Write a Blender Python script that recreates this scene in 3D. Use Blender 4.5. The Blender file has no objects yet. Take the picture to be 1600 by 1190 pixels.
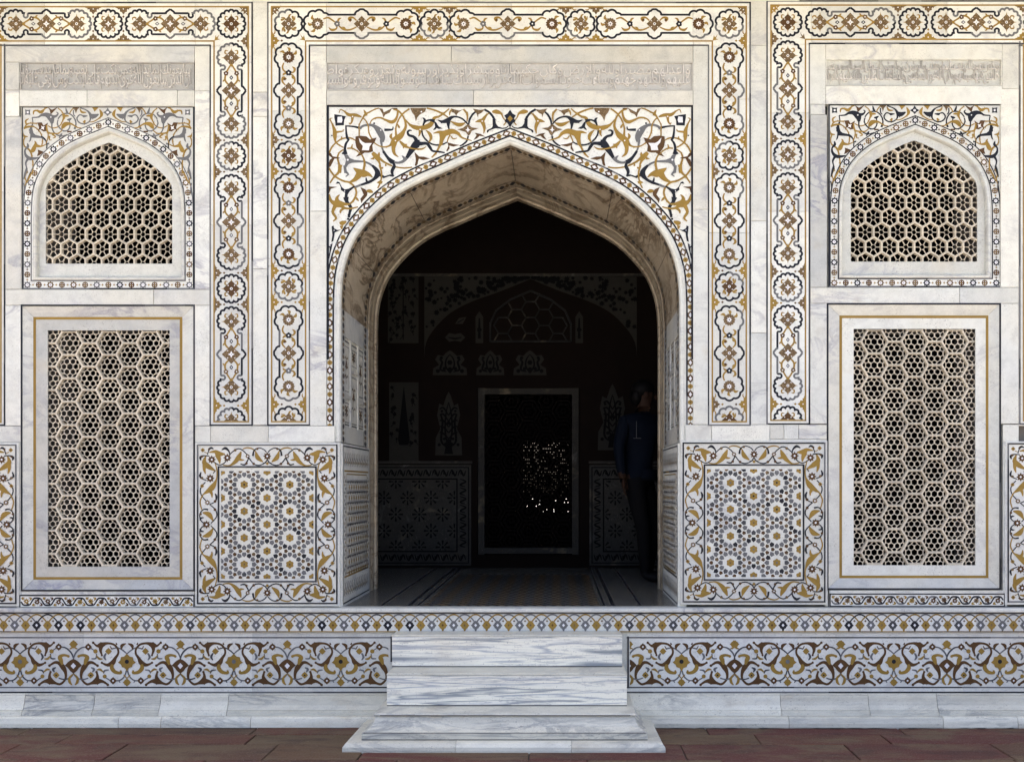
import bpy, math, random, unicodedata
from mathutils import Vector, Matrix
from mathutils.geometry import tessellate_polygon
R = random.Random(11)
sc = bpy.context.scene
COL = sc.collection

# ------------------------------------------------------------------ camera, sky, sun, exposure
S = 0.0045            # metres per photograph pixel on the facade plane (y = 0)
D = 7.5               # camera to facade
CX, CY = 872.0, 757.0 # vanishing point of the facade's depth lines
ZC = 1.671            # eye height above the paving
XC = (CX - 800) * S
def P(px, py, y=0.0):
    f = (D + y) / D
    return Vector((XC + (px - CX) * S * f, y, ZC + (CY - py) * S * f))
def F(y): return S * (D + y) / D
def ZP(py): return ZC + (CY - py) * S
def XP(px): return XC + (px - CX) * S

cam_d = bpy.data.cameras.new("camera"); cam = bpy.data.objects.new("camera", cam_d); COL.objects.link(cam)
cam.location = (XC, -D, ZC); cam.rotation_euler = (math.radians(90), 0, 0)
cam_d.sensor_width = 36.0; cam_d.lens = 36.0 * D / (1600 * S)
cam_d.shift_x = -(CX - 800) / 1600.0; cam_d.shift_y = (CY - 595) / 1600.0
cam_d.clip_start = 0.05; cam_d.clip_end = 400
sc.camera = cam

SUN_EL, SUN_ROT = math.radians(60), math.radians(-14)
w = bpy.data.worlds.new("World"); sc.world = w; w.use_nodes = True
nt = w.node_tree; bg = nt.nodes["Background"]
sky = nt.nodes.new("ShaderNodeTexSky"); sky.sky_type = 'NISHITA'; sky.sun_disc = False
sky.sun_elevation = SUN_EL; sky.sun_rotation = SUN_ROT
sky.air_density = 0.55; sky.dust_density = 9.5; sky.ozone_density = 1.0; sky.altitude = 170
nt.links.new(sky.outputs[0], bg.inputs[0]); bg.inputs[1].default_value = 0.15
sd = bpy.data.lights.new("sun", 'SUN'); sd.energy = 5.0; sd.angle = math.radians(0.5); sd.color = (1.0, 0.97, 0.92)
sun = bpy.data.objects.new("sun", sd); COL.objects.link(sun)
dv = Vector((math.sin(SUN_ROT) * math.cos(SUN_EL), math.cos(SUN_ROT) * math.cos(SUN_EL), math.sin(SUN_EL)))
sun.rotation_euler = dv.to_track_quat('Z', 'Y').to_euler(); sun.location = (0, 6, 12)
vs = sc.view_settings; vs.view_transform = 'Standard'; vs.look = 'None'; vs.gamma = 1.0; vs.use_curve_mapping = False
vs.exposure = 2.56
sc.cycles.max_bounces = 8; sc.cycles.diffuse_bounces = 5

# ------------------------------------------------------------------ materials
class NB:
    def __init__(s, name):
        s.m = bpy.data.materials.new(name); s.m.use_nodes = True
        s.t = s.m.node_tree; s.b = s.t.nodes["Principled BSDF"]
    def n(s, typ, **kw):
        x = s.t.nodes.new("ShaderNode" + typ)
        for k, v in kw.items():
            if k in x.inputs: x.inputs[k].default_value = v
            else: setattr(x, k, v)
        return x
    def l(s, a, b): s.t.links.new(a, b)
    def pos(s, amount=40.0, scale=(1, 1, 1)):
        g = s.n("NewGeometry"); oi = s.n("ObjectInfo")
        v = s.n("VectorMath", operation='SCALE'); 
        c = s.n("CombineXYZ"); s.l(oi.outputs["Random"], c.inputs[0]); s.l(oi.outputs["Random"], c.inputs[2])
        s.l(c.outputs[0], v.inputs[0]); v.inputs["Scale"].default_value = amount
        a = s.n("VectorMath", operation='ADD'); s.l(g.outputs["Position"], a.inputs[0]); s.l(v.outputs[0], a.inputs[1])
        m = s.n("VectorMath", operation='MULTIPLY'); s.l(a.outputs[0], m.inputs[0]); m.inputs[1].default_value = scale
        return m.outputs[0], oi.outputs["Random"]
    def noise(s, vec, scale, detail=4, rough=.55, dist=0.0):
        x = s.n("TexNoise"); s.l(vec, x.inputs["Vector"])
        x.inputs["Scale"].default_value = scale; x.inputs["Detail"].default_value = detail
        x.inputs["Roughness"].default_value = rough; x.inputs["Distortion"].default_value = dist
        return x.outputs["Fac"]
    def ramp(s, fac, stops):
        x = s.n("ValToRGB"); e = x.color_ramp.elements
        while len(e) < len(stops): e.new(0.5)
        for i, (p, c) in enumerate(stops):
            e[i].position = p; e[i].color = (c, c, c, 1) if isinstance(c, (int, float)) else (*c, 1)
        s.l(fac, x.inputs[0]); return x.outputs[0]
    def mix(s, fac, a, b, mode='MIX'):
        x = s.n("Mix", data_type='RGBA', blend_type=mode)
        for sock, v in ((x.inputs[0], fac), (x.inputs[6], a), (x.inputs[7], b)):
            if isinstance(v, (int, float)): sock.default_value = v
            elif isinstance(v, tuple): sock.default_value = (*v, 1)
            else: s.l(v, sock)
        return x.outputs[2]
    def bump(s, h, strength, dist=0.002):
        x = s.n("Bump"); x.inputs["Strength"].default_value = strength; x.inputs["Distance"].default_value = dist
        s.l(h, x.inputs["Height"]); s.l(x.outputs[0], s.b.inputs["Normal"])
    def out(s, col, rough):
        s.l(col, s.b.inputs["Base Color"])
        if isinstance(rough, (int, float)): s.b.inputs["Roughness"].default_value = rough
        else: s.l(rough, s.b.inputs["Roughness"])
        return s.m

def marble(name, cool, warm, vein, vein_amt=.75, scale=1.0, rough=.42, stretch=(1, 1, 1), stain=.38, rnd=40.0, spec=.28, msk=(.46, .66)):
    b = NB(name); b.b.inputs['Specular IOR Level'].default_value = spec; v, r = b.pos(rnd, stretch)
    cl = b.noise(v, .9 * scale, 5, .6, .8)
    base = b.mix(b.ramp(cl, [(.38, 0.0), (.62, 1.0)]), cool, warm)
    tint = b.n("MapRange"); b.l(r, tint.inputs[0]); tint.inputs[3].default_value = .82; tint.inputs[4].default_value = 1.06
    cc = b.n("CombineColor"); [b.l(tint.outputs[0], cc.inputs[i]) for i in range(3)]
    base = b.mix(1.0, base, cc.outputs[0], 'MULTIPLY')
    # long diagonal veins, thin and wide
    vm = b.n("VectorMath", operation='MULTIPLY'); b.l(v, vm.inputs[0]); vm.inputs[1].default_value = (1.0, 1.0, 1.9)
    n1 = b.noise(vm.outputs[0], 1.6 * scale, 7, .62, 1.6)
    v1 = b.ramp(n1, [(.44, 0.0), (.5, 1.0), (.555, 0.0)])
    n2 = b.noise(vm.outputs[0], .75 * scale, 4, .5, .6)
    msk = b.ramp(n2, [(msk[0], 0.0), (msk[1], 1.0)])
    fac = b.n("Math", operation='MULTIPLY'); b.l(v1, fac.inputs[0]); b.l(msk, fac.inputs[1])
    f2 = b.n("Math", operation='MULTIPLY'); b.l(fac.outputs[0], f2.inputs[0]); f2.inputs[1].default_value = vein_amt
    col = b.mix(f2.outputs[0], base, vein)
    # yellow-brown stains
    st = b.ramp(b.noise(v, 3.1 * scale, 5, .6, .3), [(.6, 0.0), (.78, stain)])
    col = b.mix(st, col, (.50, .40, .25))
    # pits and grime specks
    sp = b.ramp(b.noise(v, 95, 3, .7), [(.565, 0.0), (.70, .8)])
    big = b.ramp(b.noise(v, 5.0, 3, .6), [(.45, .15), (.65, 1.0)])
    sm = b.n("Math", operation='MULTIPLY'); b.l(sp, sm.inputs[0]); b.l(big, sm.inputs[1])
    col = b.mix(sm.outputs[0], col, (.20, .18, .16))
    gr = b.ramp(b.noise(v, 320, 2, .7), [(.3, .80), (.7, 1.0)])
    col = b.mix(1.0, col, gr, 'MULTIPLY')
    mott = b.ramp(b.noise(v, 9.0, 6, .7), [(.34, .86), (.56, 1.0)])
    col = b.mix(1.0, col, mott, 'MULTIPLY')
    soot = b.ramp(b.noise(v, 2.4, 6, .68, .9), [(.60, 0.0), (.76, .42)])
    col = b.mix(soot, col, (.30, .285, .27))
    b.bump(b.noise(v, 60, 4, .65), .3, .0018)
    return b.out(col, rough)

M = {}
M['marble'] = marble("white_marble", (.70, .715, .655), (.745, .735, .635), (.37, .37, .40), .9)
M['grey_marble'] = marble("grey_white_marble", (.56, .575, .545), (.665, .65, .56), (.30, .305, .34), .95, 1.2)
M['field'] = marble("inlay_ground_marble", (.745, .76, .71), (.785, .78, .69), (.50, .50, .52), .45, 1.5, .38, stain=.16)
M['carved'] = marble("carved_marble", (.46, .46, .435), (.53, .515, .465), (.34, .335, .32), .6, 1.5, .55)
M['screen'] = marble("screen_marble", (.72, .645, .50), (.77, .69, .53), (.54, .46, .35), .5, 2.0, .5)
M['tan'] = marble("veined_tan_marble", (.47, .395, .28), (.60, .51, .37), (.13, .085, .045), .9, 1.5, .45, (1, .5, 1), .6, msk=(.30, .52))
M['step'] = marble("plinth_marble", (.78, .76, .635), (.82, .785, .63), (.29, .30, .285), .95, 1.5, .38, (.6, .6, 1.5), .5)
M['inner'] = marble("shaded_inner_marble", (.050, .049, .045), (.060, .055, .046), (.03, .03, .03), .8, 1.2, .7, spec=.06)  # the hall's deep shade is put into this marble's colour
M['dim'] = marble('dim_inner_marble', (.030, .031, .032), (.034, .033, .031), (.02, .02, .02), .6, 1.2, .7, spec=.05)  # same marble, with more of the hall's shade in its colour
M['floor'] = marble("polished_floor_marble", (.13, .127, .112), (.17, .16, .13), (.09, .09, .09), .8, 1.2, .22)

def banded():
    b = NB("banded_step_marble"); b.b.inputs["Specular IOR Level"].default_value = .28; v, r = b.pos(30.0, (.30, 1.0, 4.6))
    n1 = b.noise(v, 1.5, 4, .5, .35)
    wh, wa, dk = (.84, .82, .69), (.86, .83, .68), (.26, .285, .29)
    bands = b.ramp(n1, [(.33, dk), (.385, wh), (.455, wa), (.475, (.40, .42, .43)), (.495, wh), (.545, wa), (.562, dk), (.60, wh), (.65, (.74, .73, .67)), (.70, (.34, .36, .38))])
    n2 = b.noise(v, 6.0, 5, .6, .2)
    col = b.mix(b.ramp(n2, [(.52, 0.0), (.75, .35)]), bands, (.34, .36, .40))
    fin = b.ramp(b.noise(v, 5.2, 5, .6, .5), [(.475, 0.0), (.5, .5), (.525, 0.0)])
    col = b.mix(fin, col, (.20, .21, .24))
    v2, _ = b.pos(30.0)
    col = b.mix(b.ramp(b.noise(v2, 2.2, 4), [(.52, 0.0), (.75, .35)]), col, (.62, .55, .42))
    sp = b.ramp(b.noise(v2, 85, 3, .7), [(.60, 0.0), (.70, .6)])
    col = b.mix(sp, col, (.16, .16, .16))
    b.bump(b.noise(v2, 50, 4, .65), .3, .002)
    return b.out(col, .4)
M['banded'] = banded()

def inlay(name, c, var=.25, rough=.35, speck=None, spec=.10):
    b = NB(name); b.b.inputs["Specular IOR Level"].default_value = spec; v, r = b.pos(25.0)
    lo = tuple(x * (1 - var) for x in c); hi = tuple(min(1, x * (1 + var)) for x in c)
    col = b.mix(b.noise(v, 14, 4, .6), lo, hi)
    col = b.mix(b.ramp(r, [(0.0, 0.0), (1.0, .35)]), col, tuple(x * .68 for x in c))
    if speck:
        col = b.mix(b.ramp(b.noise(v, 130, 3, .7), [(.48, 0.0), (.6, .75)]), col, speck)
    gr = b.ramp(b.noise(v, 300, 2, .7), [(.3, .8), (.7, 1.0)])
    col = b.mix(1.0, col, gr, 'MULTIPLY')
    return b.out(col, rough)
M['K'] = inlay("black_inlay", (.020, .022, .028), .3, .3)
M['G'] = inlay("grey_inlay", (.155, .157, .158), .25)
M['D'] = inlay("dark_grey_inlay", (.075, .077, .082), .25)
M['O'] = inlay("ochre_inlay", (.31, .197, .045), .25)
M['B'] = inlay("brown_inlay", (.125, .082, .038), .3, .4, (.30, .21, .12))
M['R'] = inlay("red_brown_inlay", (.105, .060, .025), .32, .4, (.09, .04, .02))
M['W'] = inlay("white_inlay", (.80, .80, .80), .04)
M['P'] = inlay("pale_inner_inlay", (.038, .036, .031), .2, .7, None, .06)  # pale inlay with the hall's shade put into its colour
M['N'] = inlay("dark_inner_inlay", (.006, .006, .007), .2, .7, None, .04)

def plain(name, c, rough=.7, var=.3, scale=6, spec=.5):
    b = NB(name); b.b.inputs["Specular IOR Level"].default_value = spec; v, r = b.pos(20.0)
    col = b.mix(b.noise(v, scale, 5, .6), tuple(x * (1 - var) for x in c), tuple(x * (1 + var) for x in c))
    b.bump(b.noise(v, 40, 3), .2)
    return b.out(col, rough)
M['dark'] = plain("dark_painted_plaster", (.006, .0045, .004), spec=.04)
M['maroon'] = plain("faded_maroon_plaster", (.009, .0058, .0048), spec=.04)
M['core'] = plain("rubble_core", (.12, .11, .10))
M['line'] = plain("dark_joint_and_dirt", (.05, .045, .04))  # dark tone shared by joints, thin strips and the ground dirt

def sandstone(name="red_sandstone", gain=1.0):
    b = NB(name); b.b.inputs['Specular IOR Level'].default_value = .05; v, r = b.pos(30.0, (.7, 1.6, 1))
    base = b.ramp(r, [(0.0, (.115, .042, .033)), (.3, (.10, .038, .032)), (.5, (.125, .060, .037)), (.68, (.115, .078, .045)), (.82, (.088, .037, .031)), (1.0, (.125, .046, .035))])
    n = b.noise(v, 1.8, 7, .65, 1.2)
    col = b.mix(b.ramp(n, [(.45, 0.0), (.6, .8)]), base, (.135, .098, .058))
    col = b.mix(b.ramp(b.noise(v, 3.3, 6, .7, .6), [(.5, 0.0), (.68, .7)]), col, (.045, .028, .025))
    col = b.mix(b.ramp(b.noise(v, 120, 3, .7), [(.52, 0.0), (.66, .6)]), col, (.21, .165, .13))
    gn = b.n("Mix", data_type='RGBA', blend_type='MULTIPLY'); gn.inputs[0].default_value = 1.0
    b.l(col, gn.inputs[6]); gn.inputs[7].default_value = (gain, gain, gain, 1)
    b.bump(b.noise(v, 25, 6, .7), .7, .012)
    return b.out(gn.outputs[2], .62)
M['sandstone'] = sandstone()
M['ground'] = plain("buff_sandstone_ground", (.24, .232, .21), .8, .2, 1.5)
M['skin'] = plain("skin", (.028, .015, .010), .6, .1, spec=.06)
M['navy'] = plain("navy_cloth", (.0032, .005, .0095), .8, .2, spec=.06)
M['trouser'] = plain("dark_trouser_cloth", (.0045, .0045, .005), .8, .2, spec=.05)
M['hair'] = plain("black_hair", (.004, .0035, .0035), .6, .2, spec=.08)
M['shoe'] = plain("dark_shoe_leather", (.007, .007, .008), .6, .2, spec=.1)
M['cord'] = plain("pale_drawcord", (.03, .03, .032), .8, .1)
MI = list(M.keys())

# ------------------------------------------------------------------ object helpers
def W0(o):
    l = Vector(o.location)
    while o.parent: o = o.parent; l = l + o.location
    return l
FINE = {'leaf_spray', 'leaf_scroll', 'kite_ring', 'brown_kite', 'dado_inlay', 'jamb_star_inlay', 'jamb_flower_inlay', 'inlaid_fillet', 'spandrel_flowers', 'flower_chain', 'scroll_inlay', 'wall_ornament', 'wall_panel', 'lattice_bars', 'soffit_joint'}
def put(name, me, parent=None, loc=(0, 0, 0)):
    o = bpy.data.objects.new(name, me); COL.objects.link(o); loc = Vector(loc)
    if name in FINE: o["kind"] = "stuff" 
    if parent is not None:
        o.parent = parent; o.location = loc - W0(parent)
    else: o.location = loc
    return o
def thing(name, label, cat, loc=(0, 0, 0), group=None):
    o = put(name, None, None, loc); o["label"] = label; o["category"] = cat
    if group: o["group"] = group
    return o
def mesh(name, verts, faces, mats, fm=None):
    me = bpy.data.meshes.new(name); me.from_pydata([tuple(v) for v in verts], [], faces); 
    for k in mats: me.materials.append(M[k])
    if fm: me.polygons.foreach_set("material_index", fm)
    me.update(); return me

def slab(parent, px0, py0, px1, py1, y=0.0, t=.06, mat='marble', name='marble_slab', ch=.0022, gap=.0009):
    """a stone with chamfered front edges, given by its corners in facade pixels"""
    f = F(y)
    a = P(px0, py0, y); b = P(px1, py1, y)
    x0, x1, z1, z0 = a.x + gap, b.x - gap, a.z - gap, b.z + gap
    c = Vector(((x0 + x1) / 2, y, (z0 + z1) / 2)); hx, hz = (x1 - x0) / 2, (z1 - z0) / 2
    V = []
    for (dx, dz, yy) in ((0, 0, t), (0, 0, ch), (ch, ch, 0)):
        V += [(-hx + dx, yy, -hz + dz), (hx - dx, yy, -hz + dz), (hx - dx, yy, hz - dz), (-hx + dx, yy, hz - dz)]
    Fc = [(8, 9, 10, 11)]
    for k in (0, 4):
        for i in range(4): j = (i + 1) % 4; Fc.append((k + i, k + j, k + 4 + j, k + 4 + i))
    return put(name, mesh(name, V, Fc, [mat]), parent, c)

def box(parent, name, x0, x1, y0, y1, z0, z1, mat):
    c = Vector(((x0 + x1) / 2, (y0 + y1) / 2, (z0 + z1) / 2)); h = ((x1 - x0) / 2, (y1 - y0) / 2, (z1 - z0) / 2)
    V = [(sx * h[0], sy * h[1], sz * h[2]) for sz in (-1, 1) for sx, sy in ((-1, -1), (1, -1), (1, 1), (-1, 1))]
    Fc = [(0, 3, 2, 1), (4, 5, 6, 7)] + [(i, (i + 1) % 4, 4 + (i + 1) % 4, 4 + i) for i in range(4)]
    return put(name, mesh(name, V, Fc, [mat]), parent, c)

# ------------------------------------------------------------------ 2-D drawing of inlaid stones
def catmull(pts, k=4):
    if len(pts) < 3: return pts
    out = []
    n = len(pts)
    for i in range(n - 1):
        p0 = pts[max(i - 1, 0)]; p1 = pts[i]; p2 = pts[i + 1]; p3 = pts[min(i + 2, n - 1)]
        for j in range(k):
            t = j / k; t2 = t * t; t3 = t2 * t
            out.append(tuple(.5 * ((2 * b) + (-a + c) * t + (2 * a - 5 * b + 4 * c - d) * t2 + (-a + 3 * b - 3 * c + d) * t3)
                             for a, b, c, d in zip(p0, p1, p2, p3)))
    out.append(pts[-1]); return out
def polar(f, a0, a1, n, c=(0, 0)):
    return [(c[0] + f(a) * math.cos(a), c[1] + f(a) * math.sin(a)) for a in [a0 + (a1 - a0) * i / n for i in range(n + 1)]]

class Art:
    """inlay pieces: list of (polygon, material, element, tag); pixel units, y down"""
    def __init__(s): s.p = []; s.e = 0; s.tag = None
    def poly(s, pts, m, new=True):
        if new: s.e += 1
        s.p.append((list(pts), m, s.e, s.tag)); return s
    def stroke(s, pts, w, m, smooth=True, k=4):
        if len(pts[0]) == 2:
            n = len(pts)
            if isinstance(w, (int, float)): w = [w] * n
            elif len(w) != n:
                w = [w[int(i * (len(w) - 1) / (n - 1))] + (w[min(int(i * (len(w) - 1) / (n - 1)) + 1, len(w) - 1)] - w[int(i * (len(w) - 1) / (n - 1))]) * ((i * (len(w) - 1) / (n - 1)) % 1) for i in range(n)]
            pts = [(p[0], p[1], q) for p, q in zip(pts, w)]
        if smooth: pts = catmull(pts, k)
        L = []
        for i, (x, y, ww) in enumerate(pts):
            a = pts[max(i - 1, 0)]; b = pts[min(i + 1, len(pts) - 1)]
            dx, dy = b[0] - a[0], b[1] - a[1]; d = math.hypot(dx, dy) or 1
            sc_ = 1.0
            if not smooth and 0 < i < len(pts) - 1:
                d1 = (x - a[0], y - a[1]); d2 = (b[0] - x, b[1] - y)
                l1, l2 = math.hypot(*d1) or 1, math.hypot(*d2) or 1
                cs = (d1[0] * d2[0] + d1[1] * d2[1]) / (l1 * l2); sc_ = 1 / max(.5, math.sqrt(max(0.05, (1 + cs) / 2)))
                dx, dy = d1[0] / l1 + d2[0] / l2, d1[1] / l1 + d2[1] / l2; d = math.hypot(dx, dy) or 1
            h = max(ww, .35) * .57 * sc_
            L.append(((x - dy / d * h, y + dx / d * h), (x + dy / d * h, y - dx / d * h)))
        s.e += 1
        for (a, b), (c, d) in zip(L, L[1:]): s.poly([a, b, d, c], m, False)
        return s
    def disc(s, c, r, m, n=9): return s.poly(polar(lambda a: r, 0, math.tau * (1 - 1 / n), n - 1, c), m)
    def petal(s, c, r, n, m, depth=.25, rot=0.0, q=4):
        return s.poly(polar(lambda a: r * (1 - depth + depth * abs(math.cos(n * (a - rot) / 2))), 0, math.tau * (1 - 1 / (n * q)), n * q - 1, c), m)
    def star(s, c, r, n, m, inner=.6, rot=0.0):
        return s.poly([(c[0] + (r if i % 2 == 0 else r * inner) * math.cos(rot + math.pi * i / n), c[1] + (r if i % 2 == 0 else r * inner) * math.sin(rot + math.pi * i / n)) for i in range(2 * n)], m)
    def dia(s, c, rx, ry, m): return s.poly([(c[0] + rx, c[1]), (c[0], c[1] + ry), (c[0] - rx, c[1]), (c[0], c[1] - ry)], m)
    def rect(s, x0, y0, x1, y1, m): return s.poly([(x0, y0), (x1, y0), (x1, y1), (x0, y1)], m)
    def add(s, o, a=1, b=0, c=0, d=1, e=0, f=0, swap=None):
        base = s.e
        for pts, m, el, t in o.p:
            s.p.append(([(a * x + b * y + e, c * x + d * y + f) for x, y in pts], (swap or {}).get(m, m), base + el, t))
        s.e = base + o.e; return s
    def clip(s, x0, y0, x1, y1):
        out = []
        for pts, m, el, t in s.p:
            q = pts
            for ax, lim, sg in ((0, x0, 1), (0, x1, -1), (1, y0, 1), (1, y1, -1)):
                r = []
                for i in range(len(q)):
                    a, b = q[i - 1], q[i]; ia, ib = (a[ax] - lim) * sg >= 0, (b[ax] - lim) * sg >= 0
                    if ia != ib:
                        t_ = (lim - a[ax]) / (b[ax] - a[ax]); r.append(tuple(a[k] + t_ * (b[k] - a[k]) for k in (0, 1)))
                    if ib: r.append(b)
                q = r
                if not q: break
            if len(q) >= 3: out.append((q, m, el, t))
        s.p = out; return s
    def mesh(s, name, scale=S, axes=((1, 0, 0), (0, 0, 1), (0, -1, 0)), lift=.0010, items=None, center=(0, 0)):
        u, v, n = (Vector(a) for a in axes); V, Fc, fm, mats = [], [], [], []
        for idx, (pts, m, el, t) in enumerate(items if items is not None else s.p):
            z = lift + el * 1.6e-5 + (idx % 7) * 2e-6; k = len(V)
            for x, y in pts: V.append(u * ((x - center[0]) * scale) + v * (-(y - center[1]) * scale) + n * z)
            if m not in mats: mats.append(m)
            if len(pts) <= 4: Fc.append(tuple(range(k, k + len(pts)))); fm.append(mats.index(m))
            else:
                for tri in tessellate_polygon([[Vector((x, y, 0)) for x, y in pts]]): Fc.append(tuple(k + q for q in tri)); fm.append(mats.index(m))
        return mesh(name, V, Fc, mats, fm)
    def put(s, name, parent, ox, oy, y=0.0, lift=.0010):
        """place on a facade-parallel plane with the motif's origin at pixel (ox, oy)"""
        return put(name, s.mesh(name, F(y), lift=lift), parent, P(ox, oy, y))
    def put_split(s, base, parent, ox, oy, y=0.0):
        """one object per tagged piece, one for all the rest"""
        groups = {}
        for it in s.p: groups.setdefault((it[3], it[2]) if it[3] else (None, 0), []).append(it)
        for (t, el), items in groups.items():
            xs = [q[0] for it in items for q in it[0]]; ys = [q[1] for it in items for q in it[0]]
            c = ((min(xs) + max(xs)) / 2, (min(ys) + max(ys)) / 2) if t else (0, 0)
            put(t or base, s.mesh(t or base, F(y), items=items, center=c), parent, P(ox + c[0], oy + c[1], y))

def lines(A, pts, w, cols='KKKG', closed=False, lo=40, hi=150, gap=.0):
    """a thin inlaid fillet made of butted black and grey strips"""
    if closed: pts = pts + [pts[0]]
    w *= 1.14
    for (x0, y0), (x1, y1) in zip(pts, pts[1:]):
        L = math.hypot(x1 - x0, y1 - y0); ux, uy = (x1 - x0) / L, (y1 - y0) / L
        t = -w / 2; end = L + w / 2
        while t < end:
            n = min(end, t + R.uniform(lo, hi))
            if end - n < 12: n = end
            A.e += 1; keep = A.tag; A.tag = 'stone_strip' if hi < 200 else keep
            a, b = (x0 + ux * t, y0 + uy * t), (x0 + ux * n, y0 + uy * n)
            A.poly([(a[0] - uy * w / 2, a[1] + ux * w / 2), (a[0] + uy * w / 2, a[1] - ux * w / 2), (b[0] + uy * w / 2, b[1] - ux * w / 2), (b[0] - uy * w / 2, b[1] + ux * w / 2)], R.choice(cols), False); A.tag = keep
            t = n
    return A
def rectpts(x0, y0, x1, y1): return [(x0, y0), (x1, y0), (x1, y1), (x0, y1)]

# path tools ---------------------------------------------------------
def offset(path, d, closed=False):
    out = []; n = len(path)
    for i, (x, y) in enumerate(path):
        a = path[i - 1] if (i or closed) else None; b = path[(i + 1) % n] if (i < n - 1 or closed) else None
        ns = []
        for p, q in ((a, (x, y)), ((x, y), b)):
            if p is None or q is None: continue
            dx, dy = q[0] - p[0], q[1] - p[1]; l = math.hypot(dx, dy)
            if l > 1e-6: ns.append((dy / l, -dx / l))
        mx, my = sum(v[0] for v in ns) / len(ns), sum(v[1] for v in ns) / len(ns); l2 = mx * mx + my * my
        out.append((x + mx * d / max(l2, .35), y + my * d / max(l2, .35)))
    return out
def loft(name, parent, path, prof, mat, closed=False, shared_y=None):
    """sweep profile [(outward offset px, depth m)] along a path given in facade pixels"""
    V, Fc = [], []; n = len(path); o = P(path[0][0], path[0][1], 0)
    for d, y in prof:
        for (px, py) in offset(path, d, closed): V.append(Vector((XP(px), y, ZP(py))) - o)
    for r in range(len(prof) - 1):
        for i in range(n if closed else n - 1):
            j = (i + 1) % n; Fc.append((r * n + i, r * n + j, (r + 1) * n + j, (r + 1) * n + i))
    ob = put(name, mesh(name, V, Fc, [mat]), parent, o); return ob
def ring(name, parent, outer, hole, y, mat, t=0.0):
    o = P(*outer[0], 0)
    pts = [P(a, b, y) - o for a, b in outer] + [P(a, b, y) - o for a, b in hole]
    tr = tessellate_polygon([[Vector((a, b, 0)) for a, b in outer], [Vector((a, b, 0)) for a, b in hole]])
    Fc = [tuple(q) for q in tr]; V = list(pts)
    if t:
        k0 = len(outer); k = len(V); n = len(hole)
        V += [p + Vector((0, t, 0)) for p in pts[k0:]]
        Fc += [(k0 + i, k0 + (i + 1) % n, k + (i + 1) % n, k + i) for i in range(n)]
    return put(name, mesh(name, V, Fc, [mat]), parent, o)
def mirror_path(half, cx):
    return half + [(2 * cx - x, y) for x, y in reversed(half[:-1])]
def along(path, step, start=0.0):
    """(x, y, tangent angle) at even steps"""
    out = []; t = start; acc = 0
    for (x0, y0), (x1, y1) in zip(path, path[1:]):
        L = math.hypot(x1 - x0, y1 - y0)
        while t <= acc + L and L > 0:
            q = (t - acc) / L; out.append((x0 + q * (x1 - x0), y0 + q * (y1 - y0), math.atan2(y1 - y0, x1 - x0))); t += step
        acc += L
    return out
def plen(path): return sum(math.hypot(b[0] - a[0], b[1] - a[1]) for a, b in zip(path, path[1:]))

# arches of the photograph: half outlines from the left foot up to the apex
half_c = [(532, 949), (532, 690), (532, 684), (532, 620), (532, 560), (532, 480)] + catmull([(532, 480), (533.3, 445), (537, 418.6), (545.3, 391.7), (558.8, 365), (585.6, 332.6), (619, 304), (655, 284), (690, 269), (740, 247), (797, 224.7)], 4)[1:]
ARCH = mirror_path(half_c, 797)
half_s = [(35.5, 452), (35.5, 335)] + catmull([(35.5, 335), (36.7, 310), (39.8, 288.7), (47.5, 268), (58.5, 249), (75, 231), (100, 213), (130, 199), (169.3, 183.5)], 4)[1:]
SIDE = mirror_path(half_s, 169.3)
half_o = [(71.5, 412), (71.5, 297)] + catmull([(71.5, 297), (76, 283.5), (97, 262.5), (123, 245), (150, 230.5), (170.3, 222.7)], 3)[1:]
OPEN = mirror_path(half_o, 170.3)

# ================================================================== ground and paving
gm = mesh("ground", [(-150, -150, -.03), (150, -150, -.03), (150, 150, -.03), (-150, 150, -.03)], [(0, 1, 2, 3)], ['ground'])
g = put("ground", gm); g["kind"] = "structure"
pav = put("pavement", mesh("pavement", [(-9, -5.5, -.012), (9, -5.5, -.012), (9, .1, -.012), (-9, .1, -.012)], [(0, 1, 2, 3)], ['line'])); pav["kind"] = "structure"
rows = [-.02, -.36, -.62, -1.02, -1.5, -2.05, -2.6, -3.2, -3.8, -4.5, -5.3]
for ri, (ya, yb) in enumerate(zip(rows, rows[1:])):
    x = -8.5 + R.uniform(0, .6)
    while x < 8.5:
        L = R.uniform(.55, 1.25) if ri else R.uniform(.9, 1.7)
        h = R.uniform(-.002, .003); e = .0035; sl = R.uniform(-.05, .05)
        q = [(x + e, yb + e), (x + L - e + sl * 0, yb + e), (x + L - e, ya - e), (x + e, ya - e)]
        ch = .006
        V = [(a, b, -.02) for a, b in q] + [(a, b, h - .004) for a, b in q] + [(a + (ch if i in (0, 3) else -ch), b + (ch if i in (0, 1) else -ch), h) for i, (a, b) in enumerate(q)]
        Fc = [(8, 9, 10, 11)] + [(k + i, k + (i + 1) % 4, k + 4 + (i + 1) % 4, k + 4 + i) for k in (0, 4) for i in range(4)]
        c = Vector((x + L / 2, (ya + yb) / 2, 0))
        put("paving_stone", mesh("paving_stone", [Vector(v) - c for v in V], Fc, ['sandstone']), pav, c)
        x += L

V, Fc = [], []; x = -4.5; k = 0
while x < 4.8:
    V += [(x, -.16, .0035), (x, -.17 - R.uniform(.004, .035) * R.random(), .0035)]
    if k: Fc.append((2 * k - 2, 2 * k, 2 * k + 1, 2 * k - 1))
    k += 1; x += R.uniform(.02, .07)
o = put("ground_dirt", mesh("ground_dirt", V, Fc, ['line'])); o["kind"] = "stuff"; o["label"] = "thin line of dark dirt along the foot of the plinth"
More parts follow.
